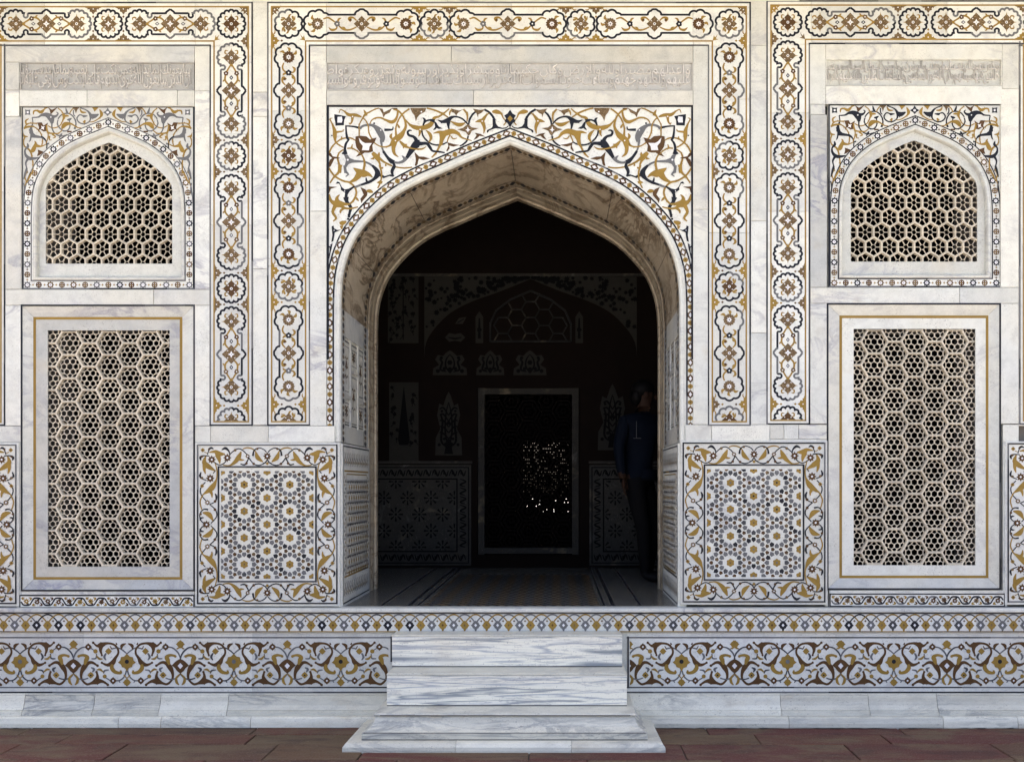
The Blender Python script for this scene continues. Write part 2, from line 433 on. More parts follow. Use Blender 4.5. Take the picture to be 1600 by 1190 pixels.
# ================================================================== the building's own masonry
fac = thing("marble_facade", "white veined marble facade wall of the tomb holding all the inlaid panels", "building", (0, 0, 0))
def core(px0, py0, px1, py1, y0=.085, y1=.5):
    box(fac, "masonry_core", XP(px0), XP(px1), y0, y1, ZP(py1), ZP(py0), 'core')
for (a, b, c_, d) in ((-400, -140, 66, 950), (276, -140, 500, 950), (66, -140, 276, 212), (66, 418, 276, 508), (66, 892, 276, 950),
                      (500, -140, 1094, 150), (1094, -140, 1322, 950), (1532, -140, 2010, 950), (1322, -140, 1532, 212), (1322, 418, 1532, 508), (1322, 892, 1532, 950)):
    core(a, b, c_, d)
core(-400, 950, 2010, 1160, .1, .5)
# body behind: roof, sides, rear wall with its far screen opening, eave
ZR = 5.75
box(fac, "roof", -5.6, 5.6, .0, 9.0, ZR - .25, ZR, 'marble')
for sx in (-1, 1): box(fac, "side_wall", sx * 5.5 - .1, sx * 5.5 + .1, .5, 9.0, 0, ZR - .25, 'marble')
ea = P(817, 688, 9); eb = P(889, 800, 9)
for (x0, x1, z0, z1) in ((-5.4, ea.x, 0, 5.5), (eb.x, 5.4, 0, 5.5), (ea.x, eb.x, 0, eb.z), (ea.x, eb.x, ea.z, 5.5)):
    box(fac, "rear_wall", x0, x1, 8.8, 9.0, z0, z1, 'dark')
ev = [(-1.35, 5.22), (-1.35, 5.28), (0.0, 5.62), (0.0, 5.45)]
V = []; 
for x in (-5.9, 5.9): V += [(x, a, b) for a, b in ev]
put("eave", mesh("eave", V, [(0, 1, 2, 3), (7, 6, 5, 4)] + [(i, 4 + i, 4 + (i + 1) % 4, (i + 1) % 4) for i in range(4)], ['marble']), fac)
# flat facing stones: x0 y0 x1 y1 in photograph pixels
ST = [(-400, -120, 200, 3.5), (200, -120, 700, 3.5), (700, -120, 1250, 3), (1250, -120, 2000, 2),
      (395, 3.5, 418, 144), (395, 144, 418, 182), (395, 182, 418, 420), (395, 420, 418, 664),
      (1173, 3, 1198, 71), (1173, 71, 1198, 345), (1173, 345, 1198, 520), (1173, 520, 1198, 663),
      (-60, 665, 33, 691), (329, 665, 419, 691), (419, 665, 523, 691), (1071, 663, 1112, 691), (1112, 663, 1203, 691), (1203, 663, 1225, 686), (1225, 663, 1248, 686), (1248, 663, 1293, 686), (1203, 686, 1293, 691),
      (484, 72, 510, 330), (484, 330, 510, 665), (1083, 72, 1107, 327), (1083, 327, 1107, 663),
      (510, 72, 705, 97), (705, 72, 1083, 97), (510, 141, 740, 164), (740, 141, 1083, 164)]
for q in ST: slab(fac, *q[:4], (q[4] if len(q) > 4 else 0) + R.uniform(-.0012, .0012), .06, 'grey_marble' if q[0] >= 510 and q[2] <= 1083 and q[3] < 170 and q[1] > 50 else 'marble', gap=R.uniform(.0009, .0018))
def side_stones(dx, dy, xa, xb):
    for (x0, y0, x1, y1, m) in ((xa, 72, 304 + dx, 97, 'grey_marble' if dx < 10 else 'marble'), (xa, 97, 30 + dx, 141, 'grey_marble'), (304 + dx, 72, xb, 142, 'marble'), (xa, 141, 30 + dx, 182, 'marble'),
                                (30 + dx, 141, 136 + dx, 166, 'marble'), (136 + dx, 141, 277 + dx, 166, 'marble'), (277 + dx, 141, 304 + dx, 166, 'marble'), (xa, 182, 33 + dx, 452, 'grey_marble'),
                                (304 + dx, 142, xb, 452, 'marble'), (xa, 452, 240 + dx, 477, 'marble'), (240 + dx, 452, xb, 477, 'grey_marble' if dx < 10 else 'marble'),
                                (xa, 477, 34 + dx, 665, 'marble'), (304 + dx, 477, xb, 665, 'marble')):
        if dx > 10 and y1 < 170: continue
        if dx > 10 and y1 == 182: y0 = 166
        slab(fac, x0, y0 + dy, x1, y1 + dy, R.uniform(-.0012, .0012), .06, m, gap=R.uniform(.0009, .0018))
side_stones(0, 0, 8, 328); side_stones(1259.5, -3, 1266, 1592)
slab(fac, 26, 691, 34, 949); slab(fac, 304, 665, 329, 691, .003); slab(fac, 1567, 663, 1592, 691, .003)
slab(fac, 1567, 691, 1574, 947); slab(fac, 1289, 691, 1294, 947, .003)
slab(fac, -60, 949, 532, 953, -.004, .08, 'grey_marble'); slab(fac, 1062, 948, 1700, 953, -.004, .08, 'grey_marble')
for xx in (30, 1296): slab(fac, xx, 921.5, xx + 274, 928.8, .002, .06)

# ================================================================== inlaid borders round the bays
def quad_cols(): return [R.choice('KKKG') for _ in range(4)]
def spikes(A, c, r, m='O'):
    for k in range(4):
        a = k * math.pi / 2; A.poly([(c[0] + (r - 5) * math.cos(a) - 1.0 * math.sin(a), c[1] + (r - 5) * math.sin(a) + 1.0 * math.cos(a)), (c[0] + (r - 5) * math.cos(a) + 1.0 * math.sin(a), c[1] + (r - 5) * math.sin(a) - 1.0 * math.cos(a)), (c[0] + r * math.cos(a), c[1] + r * math.sin(a))], m)
def brown_diamond(A, c, r, m='B', dots=True, star=False):
    x, y = c; q = []; A.tag = 'flower#%d' % A.e
    for k in range(4):
        a = k * math.pi / 2; ca, sa = math.cos(a), math.sin(a)
        for u, v in ((r * .52, -r * .40), (r * .66, -r * .34), (r * .74, -r * .24), (r, 0), (r * .74, r * .24), (r * .66, r * .34), (r * .52, r * .40), (r * .5, r * .5)):
            q.append((x + u * ca - v * sa, y + u * sa + v * ca))
    A.poly(q, m)
    if dots:
        for k in range(4):
            a = math.pi / 4 + k * math.pi / 2; A.disc((x + r * .53 * math.cos(a), y + r * .53 * math.sin(a)), .95, 'W', 6)
    if star: A.star(c, r * .36, 4, 'W', .45); A.disc(c, .8, 'K', 5)
    else: A.disc(c, 2.3, 'W', 8); A.disc(c, 1.1, 'K', 6)
    A.tag = None
def curls(A, c, r, which=(0, 1, 2, 3)):
    for k in which:
        a = math.pi / 4 + k * math.pi / 2; s = -1 if k % 2 else 1
        px, py = c[0] + r * .55 * math.cos(a), c[1] + r * .55 * math.sin(a)
        A.stroke([(px, py), (px + 4 * math.cos(a - s * .5), py + 4 * math.sin(a - s * .5)), (px + 6.5 * math.cos(a + s * .25), py + 6.5 * math.sin(a + s * .25)), (px + 5 * math.cos(a + s * .9), py + 5 * math.sin(a + s * .9))], [.8, 2.0, 1.8, .6], 'O')
rA = lambda a: 19.6 + 2.6 * abs(math.cos(8 * a)) ** .8
rB = lambda a: 18.9 + 3.2 * abs(math.sin(5 * a + .0)) ** .75
def outline(A, f, a0, a1, c, cols, n=28, wd=2.85):
    k = len(cols); A.tag = 'outline'
    for i in range(k): A.stroke(polar(f, a0 + (a1 - a0) * i / k, a0 + (a1 - a0) * (i + 1) / k, n, c), wd, cols[i], False)
    A.tag = None
def medallion(kind):
    A = Art()
    if kind == 'A':
        outline(A, rA, -math.pi / 2, math.pi * 1.5, (0, 0), quad_cols(), 40)
        curls(A, (0, 0), 15); brown_diamond(A, (0, 0), 13.4, R.choice('BBR'), star=R.random() < .6); spikes(A, (0, 0), 16.5)
    else:
        outline(A, rB, -math.pi / 2, math.pi * 1.5, (0, 0), quad_cols(), 30)
        for k in range(4):
            a = math.pi / 4 + k * math.pi / 2; ca, sa = math.cos(a), math.sin(a)
            A.stroke([(5 * ca, 5 * sa), (11 * ca - 1.5 * sa, 11 * sa + 1.5 * ca), (15.5 * ca + 1.5 * sa, 15.5 * sa - 1.5 * ca)], [1.56, 2.34, 0.78], 'O')
            A.stroke([(10 * ca, 10 * sa), (12 * ca + 3.2 * sa, 12 * sa - 3.2 * ca), (11 * ca + 4.6 * sa, 11 * sa - 4.6 * ca)], [1.95, 3.38, 0.65], 'O')
        A.stroke([(0, -9), (1.5, -13.5), (4.5, -15)], [2.6, 2.34, 0.65], 'O'); A.stroke([(0, 9), (-1.5, 13.5), (-4.5, 15)], [2.6, 2.34, 0.65], 'O')
        brown_diamond(A, (0, 0), 12.2, R.choice('BBR'))
    return A
def cartouche(kind, L):
    A = Art(); cols = [R.choice('KKKG') for _ in range(8)]
    if kind == 'A':
        for s in (-1, 1):
            th = math.radians(42)
            outline(A, rA, th, -math.pi - th, (0, -L) if s < 0 else (0, 0), [cols[0], cols[1]], 60) if s < 0 else outline(A, rA, -th, math.pi + th, (0, L), [cols[2], cols[3]], 60)
            A.tag = 'outline'
            for sx in (-1, 1):
                cc = (sx * 12.8, s * (L - 16.8)); a0 = math.atan2(-s * .9, sx * .5)
                A.stroke([(sx * 15.3, s * (L - 13)), (sx * 11.8, s * (L - 12.6)), (sx * 9.6, s * (L - 15.6)), (sx * 11.4, s * (L - 18.8)), (sx * 15.2, s * (L - 19)), (sx * 16.4, s * (L - 19.8))], 2.7, cols[3 + (sx > 0) + (s > 0)])
                A.stroke([(sx * 16.4, s * (L - 19.5)), (sx * 16.4, s * 7)], 2.8, cols[4 + (sx > 0) + (s > 0)], False)
                A.stroke([(sx * 15.4, s * 7), (sx * 18.2, s * 6.2), (sx * 20, s * 4), (sx * 22.8, 0)], 2.8, cols[5 + (sx > 0)], False)
            A.tag = None; ce = (0, s * L * .985); curls(A, ce, 15, (0, 1) if s > 0 else (2, 3)); brown_diamond(A, ce, 13.0, 'B'); spikes(A, ce, 16)
            for sx in (-1, 1):
                A.stroke([(sx * 3, s * 8), (sx * 9.4, s * 15.5), (sx * 9.2, s * 24), (sx * 6.5, s * (L - 21)), (0, s * (L - 10.5))], [2.21, 2.6, 2.47, 2.34, 2.08], 'O')
                A.stroke([(sx * 9.4, s * 17), (sx * 12.2, s * 15.6), (sx * 13, s * 13.4)], [1.82, 2.21, 0.65], 'O')
                A.petal((sx * 8.3, s * (L - 25)), 4.0, 5, 'R' if s < 0 else 'B', .22, .3 * sx); A.disc((sx * 8.3, s * (L - 25)), 1.1, 'W', 6)
            A.dia((0, s * 20.3), 3, 3.8, cols[6]); A.dia((0, s * 20.3), 1.1, 1.6, 'W')
        brown_diamond(A, (0, 0), 15, 'B', star=True)
    else:
        for s in (-1, 1):
            th = math.radians(50)
            fB = lambda a: 19.2 + 3.0 * abs(math.sin(4.5 * a + math.pi / 4)) ** .75
            if s < 0: outline(A, fB, th, -math.pi - th, (0, -L), [cols[0], cols[1], cols[2]], 26)
            else: outline(A, fB, -th, math.pi + th, (0, L), [cols[3], cols[4], cols[1]], 26)
            A.tag = 'outline'
            for sx in (-1, 1):
                A.stroke([(sx * 14.2, s * (L - 15.5)), (sx * 14.2, s * 10.5)], 2.8, cols[4 + (sx > 0) + (s > 0)], False)
            for sx in (-1, 1):
                A.stroke([(sx * 13.2, s * 10.4), (sx * 16.5, s * 10.2), (sx * 19.5, s * 7.8), (sx * 20.4, s * 5.4), (sx * 22.4, s * 3), (sx * 22.8, 0)], 2.8, cols[5 + (sx > 0)])
            c = (0, s * L); A.tag = 'flower#r%d' % s; A.petal(c, 9.9, 14, R.choice('BBR'), .16, 0, 2); A.star(c, 4.6, 8, 'W', .55); A.disc(c, 1.2, 'K', 6); A.tag = None
            for a, rr in ((s * 1.57, 15), (s * 2.5, 16), (s * .6, 16)):
                A.stroke([(9 * math.cos(a), s * L + 9 * math.sin(a)), (12.5 * math.cos(a + .12), s * L + 12.5 * math.sin(a + .12)), (rr * math.cos(a - .15), s * L + rr * math.sin(a - .15))], [1.82, 3.64, 0.65], 'O')
            h = L - 9
            A.stroke([(-7.5, s * h), (-9.6, s * (h - 7)), (-6.5, s * (h - 13)), (0, s * (h * .64))], [1.82, 2.34, 2.34, 1.56], 'O')
            A.stroke([(0, s * (h * .64)), (7.5, s * h * .66), (9.5, s * (h * .78)), (5.5, s * h * .86)], [1.56, 2.34, 3.38, 0.78], 'O')
            A.stroke([(0, s * h * .64), (8, s * h * .5), (9.5, s * h * .32), (5, s * 8)], [1.56, 2.47, 2.47, 1.56], 'O')
            A.stroke([(9, s * h * .42), (6, s * h * .46), (5, s * h * .52)], [1.82, 2.34, 0.65], 'O')
            A.stroke([(-5, s * 8), (-9.8, s * 14), (-8, s * 19.5), (-3, s * 17.5)], [1.82, 2.6, 4.42, 1.04], 'O'); A.disc((-6, s * 17.6), 2.2, 'R', 7)
            A.stroke([(0, s * h * .64), (-7, s * h * .6), (-9, s * h * .53)], [1.56, 2.86, 0.78], 'O')
            A.tag = 'small_flower#%d' % s; A.petal((0, s * h * .64), 5.0, 5, cols[6 + (s > 0)], .24, -1.57); A.disc((0, s * h * .64), 1.3, 'W', 6); A.tag = None
        brown_diamond(A, (0, 0), 12.6, 'B')
    return A
def spray(kind):
    A = Art(); m = R.choice('OOB') if kind == 'B' else R.choice('BBO'); 
    A.poly([(0, -14), (1.8, -9), (3.5, -8.6), (4.2, -5.5), (7, -5.6), (7.6, -2.6), (11.5, 0), (7.6, 2.6), (7, 5.6), (4.2, 5.5), (3.5, 8.6), (1.8, 9), (0, 14)], m)
    A.dia((14.6, 0), 2.3, 1.9, m if kind == 'A' else R.choice('OR'))
    A.disc((2.6, 0), 1.1, 'W', 6); A.disc((3.6, -6.6), .9, 'W', 6); A.disc((3.6, 6.6), .9, 'W', 6)
    if kind == 'B':
        for s in (-1, 1): A.stroke([(1, s * 9), (4, s * 13), (3.5, s * 17)], [1.2, 1.6, .5], 'O')
    return A
def corner_spray():
    A = Art(); A.poly([(0, 0), (13, 0), (9, 3.5), (11, 7), (7, 6), (6, 7), (7, 11), (3.5, 9), (0, 13)], R.choice('BO')); A.disc((3.5, 3.5), 1.2, 'W', 6); A.disc((8, 2), .8, 'W', 5); A.disc((2, 8), .8, 'W', 5); return A
SPR = {k: [spray(k).mesh("edge_spray") for _ in range(4)] for k in 'AB'}
SPRL = {k: [Art().add(spray(k), a=-1).mesh("edge_spray") for _ in range(4)] for k in 'AB'}
SPRD = {k: [Art().add(spray(k), 0, 1, 1, 0).mesh("edge_spray") for _ in range(4)] for k in 'AB'}
SPRU = {k: [Art().add(spray(k), 0, 1, -1, 0).mesh("edge_spray") for _ in range(4)] for k in 'AB'}
MED = {k: [medallion(k) for _ in range(6)] for k in 'AB'}
def kit(A, nm):
    """outline mesh first, then one mesh per flower and one for the leaves"""
    g = {}
    for it in A.p: g.setdefault(it[3], []).append(it)
    return [(nm if t == 'outline' else (t or 'leaf_spray').split('#')[0], A.mesh(nm, items=its)) for t, its in sorted(g.items(), key=lambda q: (q[0] != 'outline', str(q[0])))]
MEDM = {k: [kit(a, "medallion") for a in MED[k]] for k in 'AB'}
CV = {k: [kit(cartouche(k, 52), "cartouche") for _ in range(5)] for k in 'AB'}
def CH(kind, L): return [kit(Art().add(cartouche(kind, L), 0, 1, 1, 0), "cartouche") for _ in range(3)]
CHM = {('A', 48): CH('A', 48), ('B', 69): CH('B', 69)}

def border(kind, label, xo0, xo1, yt, bottom, legs, tops, ymeds, ymids, L, group):
    """outer black line xo0..xo1 and yt; legs: [(side, outer x, centre x, inner x)]"""
    th = thing("inlaid_border", label, "border", P((xo0 + xo1) / 2, bottom, 0), group)
    yb = yt + 66.5
    # marble ground of the strips
    for (a, b) in tops['slabs']: slab(th, a, yt - 1.5, b, yb + 1, 0, .06, 'field', 'border_slab')
    for lg in legs:
        x0, x1 = sorted((lg[1], lg[3])); x0 -= 1.3; x1 += 1.3
        ys = [yb + 1, yb + R.uniform(70, 150), yb + R.uniform(260, 380), bottom + 1.5]
        for a, b in zip(ys, ys[1:]): slab(th, x0, a, x1, b, 0, .06, 'field', 'border_slab')
    # fillets
    lo, li = Art(), Art(); outer = []; inner = []
    oc, ic = Art(), Art()
    xl = legs[0][1] if legs[0][0] < 0 else xo0; xr = legs[-1][1] if legs[-1][0] > 0 else xo1
    pts_o, pts_i = [], []
    if legs[0][0] < 0: pts_o += [(legs[0][3], bottom), (legs[0][1], bottom)]; pts_i += [(legs[0][3], bottom)]
    pts_o += [(xl, yt), (xr, yt)]
    pts_i += [(legs[0][3] if legs[0][0] < 0 else xo0, yb), (legs[-1][3] if legs[-1][0] > 0 else xo1, yb)]
    if legs[-1][0] > 0: pts_o += [(legs[-1][1], bottom), (legs[-1][3], bottom)]; pts_i += [(legs[-1][3], bottom)]
    lines(lo, pts_o, 2.1, 'KKKGD'); lines(li, pts_i, 1.9, 'KDDG')
    # ochre lines 6 px inside
    def shift(pts, d): return offset(pts, d)
    po = []; pi_ = []
    if legs[0][0] < 0:
        po += [(legs[0][3] - 6, bottom - 5.5), (legs[0][1] + 6, bottom - 5.5)]; pi_ += [(legs[0][3] - 6, bottom - 5.5)]
        po += [(xl + 6, yt + 6.5)]; pi_ += [(legs[0][3] - 6, yb - 6.5)]
    else: po += [(xl, yt + 6.5)]; pi_ += [(xo0, yb - 6.5)]
    if legs[-1][0] > 0:
        po += [(xr - 6, yt + 6.5), (legs[-1][1] - 6, bottom - 5.5), (legs[-1][3] + 6, bottom - 5.5)]; pi_ += [(legs[-1][3] + 6, yb - 6.5), (legs[-1][3] + 6, bottom - 5.5)]
    else: po += [(xr, yt + 6.5)]; pi_ += [(xo1, yb - 6.5)]
    lines(oc, po, 2.0, 'O'); lines(ic, pi_, 2.0, 'O')
    for A in (lo, li, oc, ic): A.put_split("inlaid_fillet", th, 0, 0)
    yc = yt + 33.2; done = []
    def place(me, x, y, nm):
        if isinstance(me, list):
            o = put(nm, me[0][1], th, P(x, y, 0))
            for n_, m_ in me[1:]: put(n_, m_, o, P(x, y, 0))
        else: put(nm, me, th, P(x, y, 0))
    pick = lambda l: l[R.randrange(len(l))]
    lims = (xo0 - 30, xo1 + 30)
    for x in tops['meds']: place(pick(MEDM[kind]), x, yc, "medallion")
    Lh = tops['L']
    for x in tops['mids']: place(pick(CHM[(kind, Lh)]), x, yc, "cartouche")
    for x in tops['meds']:
        for s in (-1, 1):
            xx = x + s * 23.6
            if xo0 + 14 < xx < xo1 - 14 and not any(abs(x - lg[2]) < 5 for lg in legs):
                place(pick(SPRD[kind]), xx, yt + 7.4, "edge_spray"); place(pick(SPRU[kind]), xx, yb - 7.4, "edge_spray")
    for sd_, xo, xc, xi in legs:
        a = Art().add(corner_spray(), a=-sd_); a.put("corner_spray", th, xo - sd_ * 7, yt + 7.5)
    for sd_, xo, xc, xi in legs:
        x0, x1 = sorted((xo, xi))
        for y in ymeds: place(pick(MEDM[kind]), xc, y, "medallion")
        for y in ymids: place(pick(CV[kind]), xc, y, "cartouche")
        yh = ymids[-1] + 105.5; a = Art().add(pick(MED[kind])).clip(-40, -40, 40, bottom - 6.8 - yh)
        place(a.mesh("half_medallion", S), xc, yh, "half_medallion")
        ys = [ymids[0] - 77.5] + [y + s * 24.6 for y in ymeds for s in (-1, 1)] + [yh - 25.5]
        for y in ys[1:]:
            place(pick(SPR[kind]), x0 + 7.2, y, "edge_spray"); place(pick(SPRL[kind]), x1 - 7.2, y, "edge_spray")
        place(pick(SPR[kind] if sd_ < 0 else SPRL[kind]), xo - sd_ * 7.2, ys[0], "edge_spray")
        A = Art(); A.poly([(0, 0), (-sd_ * 2, -9), (-sd_ * 3.5, -5), (-sd_ * 8, -10), (-sd_ * 5, -3.5), (-sd_ * 9, -2)], R.choice('BO')); A.p = [([(x * sd_ * sd_, y) for x, y in p_], m_, e_, t_) for p_, m_, e_, t_ in A.p]
        Art().add(A, a=-1).put("corner_spray", th, xi + sd_ * 6.5, yb - 7)
    return th
border('A', "inlaid border of leaf medallions round the left bay, beside the pale grey inscription", -80, 394, 4.5, 664, [(1, 394, 361.5, 328.5)],
       dict(slabs=[(-80, 70), (70, 305), (305, 395.5)], meds=[361.5, 169.3, -23], mids=[266, 72.5], L=48), [244, 451], [142, 347.3, 553.5], 52, "inlaid borders round the bays")
border('B', "wide inlaid border of flower medallions framing the big central archway", 418.5, 1172, 4.5, 664, [(-1, 418.5, 451, 483.5), (1, 1172, 1139.5, 1107)],
       dict(slabs=[(417, 510), (510, 800), (800, 1083), (1083, 1173.5)], meds=[451, 678.7, 907.6, 1139.5], mids=[565.2, 793.4, 1022.6], L=69), [243.3, 447.5], [141.5, 345, 551.5], 52, "inlaid borders round the bays")
border('A', "inlaid border of leaf medallions round the right bay, beside the cream inscription", 1198.5, 1690, 2.0, 662, [(-1, 1198.5, 1231, 1264.5)],
       dict(slabs=[(1197, 1268), (1268, 1480), (1480, 1690)], meds=[1231, 1426.7, 1622], mids=[1328.5, 1525.3], L=48), [241.5, 448.7], [138.5, 344.5, 551], 52, "inlaid borders round the bays")
# the outer legs of the two side borders that just touch the frame edges
for (x0, xs, lab) in ((-60, (1.5, 7), "edge of an inlaid border strip cut off by the left side of the photo"), (1592, (1593.5, 1599), "edge of an inlaid border strip cut off by the right side of the photo")):
    th = thing("border_strip", lab, "border", P(x0 + 30, 664, 0))
    slab(th, x0, 72, x0 + 68 if x0 < 0 else x0 + 70, 300, 0, .06, 'field', 'border_slab'); slab(th, x0, 300, x0 + 68 if x0 < 0 else x0 + 70, 665, 0, .06, 'field', 'border_slab')
    A = Art(); lines(A, [(xs[0], 70), (xs[0], 659)], 2.2, 'O'); lines(A, [(xs[1], 70), (xs[1], 664)], 2.0, 'KDG')
    if x0 < 0: lines(A, [(xs[1], 664), (-60, 664)], 2.2, 'K'); lines(A, [(xs[0], 659), (-60, 659)], 2.2, 'O')
    if x0 > 0: A = Art(); lines(A, [(1593.5, 66), (1593.5, 662), (1660, 662)], 2.0, 'KDG'); lines(A, [(1599.3, 60), (1599.3, 657), (1660, 657)], 2.0, 'O')
    A.put_split("inlaid_fillet", th, 0, 0)

# ================================================================== carved inscriptions
FORMS = {}
for cp in list(range(0xFE70, 0xFEFD)):
    dc = unicodedata.decomposition(chr(cp)).split()
    if len(dc) >= 2: FORMS[(dc[0].strip('<>'), ''.join(chr(int(x, 16)) for x in dc[1:]))] = chr(cp)
NOJOIN = set("اأإآدذرزوؤةىء")
def shape(word):
    word = word.replace("لا", "\u0001"); out = []
    for i, ch in enumerate(word):
        base = "لا" if ch == "\u0001" else ch
        prev = word[i - 1] if i else None; nxt = word[i + 1] if i < len(word) - 1 else None
        jp = prev is not None and prev not in NOJOIN and prev != "\u0001" and ch != "ء"
        jn = nxt is not None and nxt != "ء" and ch not in NOJOIN and ch != "\u0001"
        f = 'medial' if jp and jn else 'final' if jp else 'initial' if jn else 'isolated'
        out.append(FORMS.get((f, base)) or FORMS.get(('final' if jp else 'isolated', base)) or base)
    return ''.join(reversed(out))
def word_mesh(txt):
    c = bpy.data.curves.new("w", 'FONT'); c.body = shape(txt); c.resolution_u = 2; c.extrude = .06; c.bevel_depth = .014; c.bevel_resolution = 0; c.offset = -.024
    o = bpy.data.objects.new("w", c); COL.objects.link(o); dg = bpy.context.evaluated_depsgraph_get(); dg.update()
    me = bpy.data.meshes.new_from_object(o.evaluated_get(dg)); bpy.data.objects.remove(o); bpy.data.curves.remove(c)
    me.materials.clear(); me.materials.append(M['carved2']); return me
M['carved2'] = marble("raised_letter_marble", (.72, .70, .66), (.77, .74, .68), (.6, .57, .53), .4, 1.5, .5)
def inscription(x0, y0, x1, y1, text, label, mat):
    th = thing("inscription_panel", label, "inscription", P((x0 + x1) / 2, y1, .02), "carved inscription panels")
    ring("panel_rim", th, rectpts(x0, y0, x1, y1), rectpts(x0 + 1.2, y0 + 1.4, x1 - 1.2, y1 - 1.0), .003, mat, .02)
    slab(th, x0, y0, x1, y1, .02, .05, mat, "inscription_slab", .0005)
    ws = text.split(); half = [[], []]
    for i in range(0, len(ws), 2):
        half[(i // 2) % 2] += ws[i:i + 2]
    for row, lst in enumerate(half):
        ms = []
        for t in lst:
            me = word_mesh(t)
            if len(me.vertices) == 0: continue
            xs = [v.co.x for v in me.vertices]; ms.append((me, min(xs), max(xs)))
        if not ms: continue
        W = x1 - x0 - 12; tot = sum(b - a for _, a, b in ms) + .08 * len(ms)
        kx = W / tot * S * 1.06; x = x1 - 5
        base = (y1 - 9.0) if row == 0 else (y1 - 25.0)
        kz = S * (27 if row == 0 else 22); rz = Matrix(((kx, 0, 0, 0), (0, 0, -.15 if row == 0 else -.14, 0), (0, kz, 0, 0), (0, 0, 0, 1)))
        for me, a, b in ms:
            wpx = (b - a) * kx / S
            me.transform(Matrix.Translation((-(a + b) / 2, 0, 0))); me.transform(rz)
            # keep tall letters inside the sunk field
            top = max(v.co.z for v in me.vertices) / S; bot = min(v.co.z for v in me.vertices) / S
            lim_t, lim_b = base - (y0 + 2.5), base - (y1 - 2)
            if top > lim_t or bot < lim_b:
                for v in me.vertices:
                    z = v.co.z / S
                    if z > 0 and top > lim_t: v.co.z *= lim_t / top
                    if z < 0 and bot < lim_b: v.co.z *= lim_b / bot
            me.name = "carved_word"; put("carved_word", me, th, P(x - wpx / 2, base, .0175)); x -= wpx + .08 * kx / S * .94
inscription(31, 97, 303, 141, "ان الذين يبايعونك انما يبايعون الله يد الله فوق ايديهم فمن نكث فانما ينكث على نفسه ومن اوفى بما عاهد عليه الله فسيؤتيه",
            "carved grey inscription above the left arched lattice window", 'carved')
inscription(510, 97, 1083, 141, "عليهم ولعنهم واعد لهم جهنم وساءت مصيرا ولله جنود السموات والارض وكان الله عزيزا حكيما انا ارسلناك شاهدا ومبشرا ونذيرا لتؤمنوا بالله ورسوله وتعزروه وتوقروه وتسبحوه بكرة واصيلا",
            "long carved inscription above the central archway", 'carved')
inscription(1290, 92, 1565.5, 134, "خالدين فيها ويكفر عنهم سيئاتهم وكان ذلك عند الله فوزا عظيما ويعذب المنافقين والمنافقات والمشركين والمشركات الظانين بالله ظن السوء عليهم دائرة السوء وغضب الله",
            "carved cream inscription above the right arched lattice window", 'marble')
slab(fac, 1265, 66, 1290, 163); slab(fac, 1290, 66, 1566, 92); slab(fac, 1566, 66, 1592, 139); slab(fac, 1290, 134, 1566, 163)

# ================================================================== central spandrel
def fill_gaps(A, x0, y0, x1, inside, r, cols, n=900):
    """small curled leaves in the open ground between the scrolls"""
    pts = [q for it in A.p for q in it[0]] ; A.tag = 'leaf'
    for _ in range(n):
        x, y = R.uniform(x0, x1), R.uniform(y0, y0 + 190)
        if not inside(x, y) or any((x - a) ** 2 + (y - b) ** 2 < r * r for a, b in pts): continue
        a = R.uniform(0, math.tau); L = r * R.uniform(.75, 1.0); c, s_ = math.cos(a), math.sin(a); k = R.choice((-1, 1)); m = R.choice(cols)
        q = [(-L, 0, .7), (-L * .3, -k * L * .38, 1.7), (L * .4, -k * L * .1, 2.3), (L * .75, k * L * .5, .6)]
        q2 = [(-L * .2, -k * L * .36, 1.4), (L * .1, -k * L * .75, .5)]
        A.stroke([(x + u * c - v * s_, y + u * s_ + v * c, w_) for u, v, w_ in q], None, m); e = A.e
        A.stroke([(x + u * c - v * s_, y + u * s_ + v * c, w_) for u, v, w_ in q2], None, m)
        A.p = [(p_, m_, e if e_ == A.e else e_, t_) for p_, m_, e_, t_ in A.p]; A.e = e
        pts += [(x + u * L * c, y + u * L * s_) for u in (-1, -.5, 0, .5, 1)]
    A.tag = None
def zt(s, sx, ox, oy):
    return [tuple((float(v) / sx + (ox if i == 0 else oy if i == 1 else 0)) for i, v in enumerate(p.split(','))) for p in s.split()]
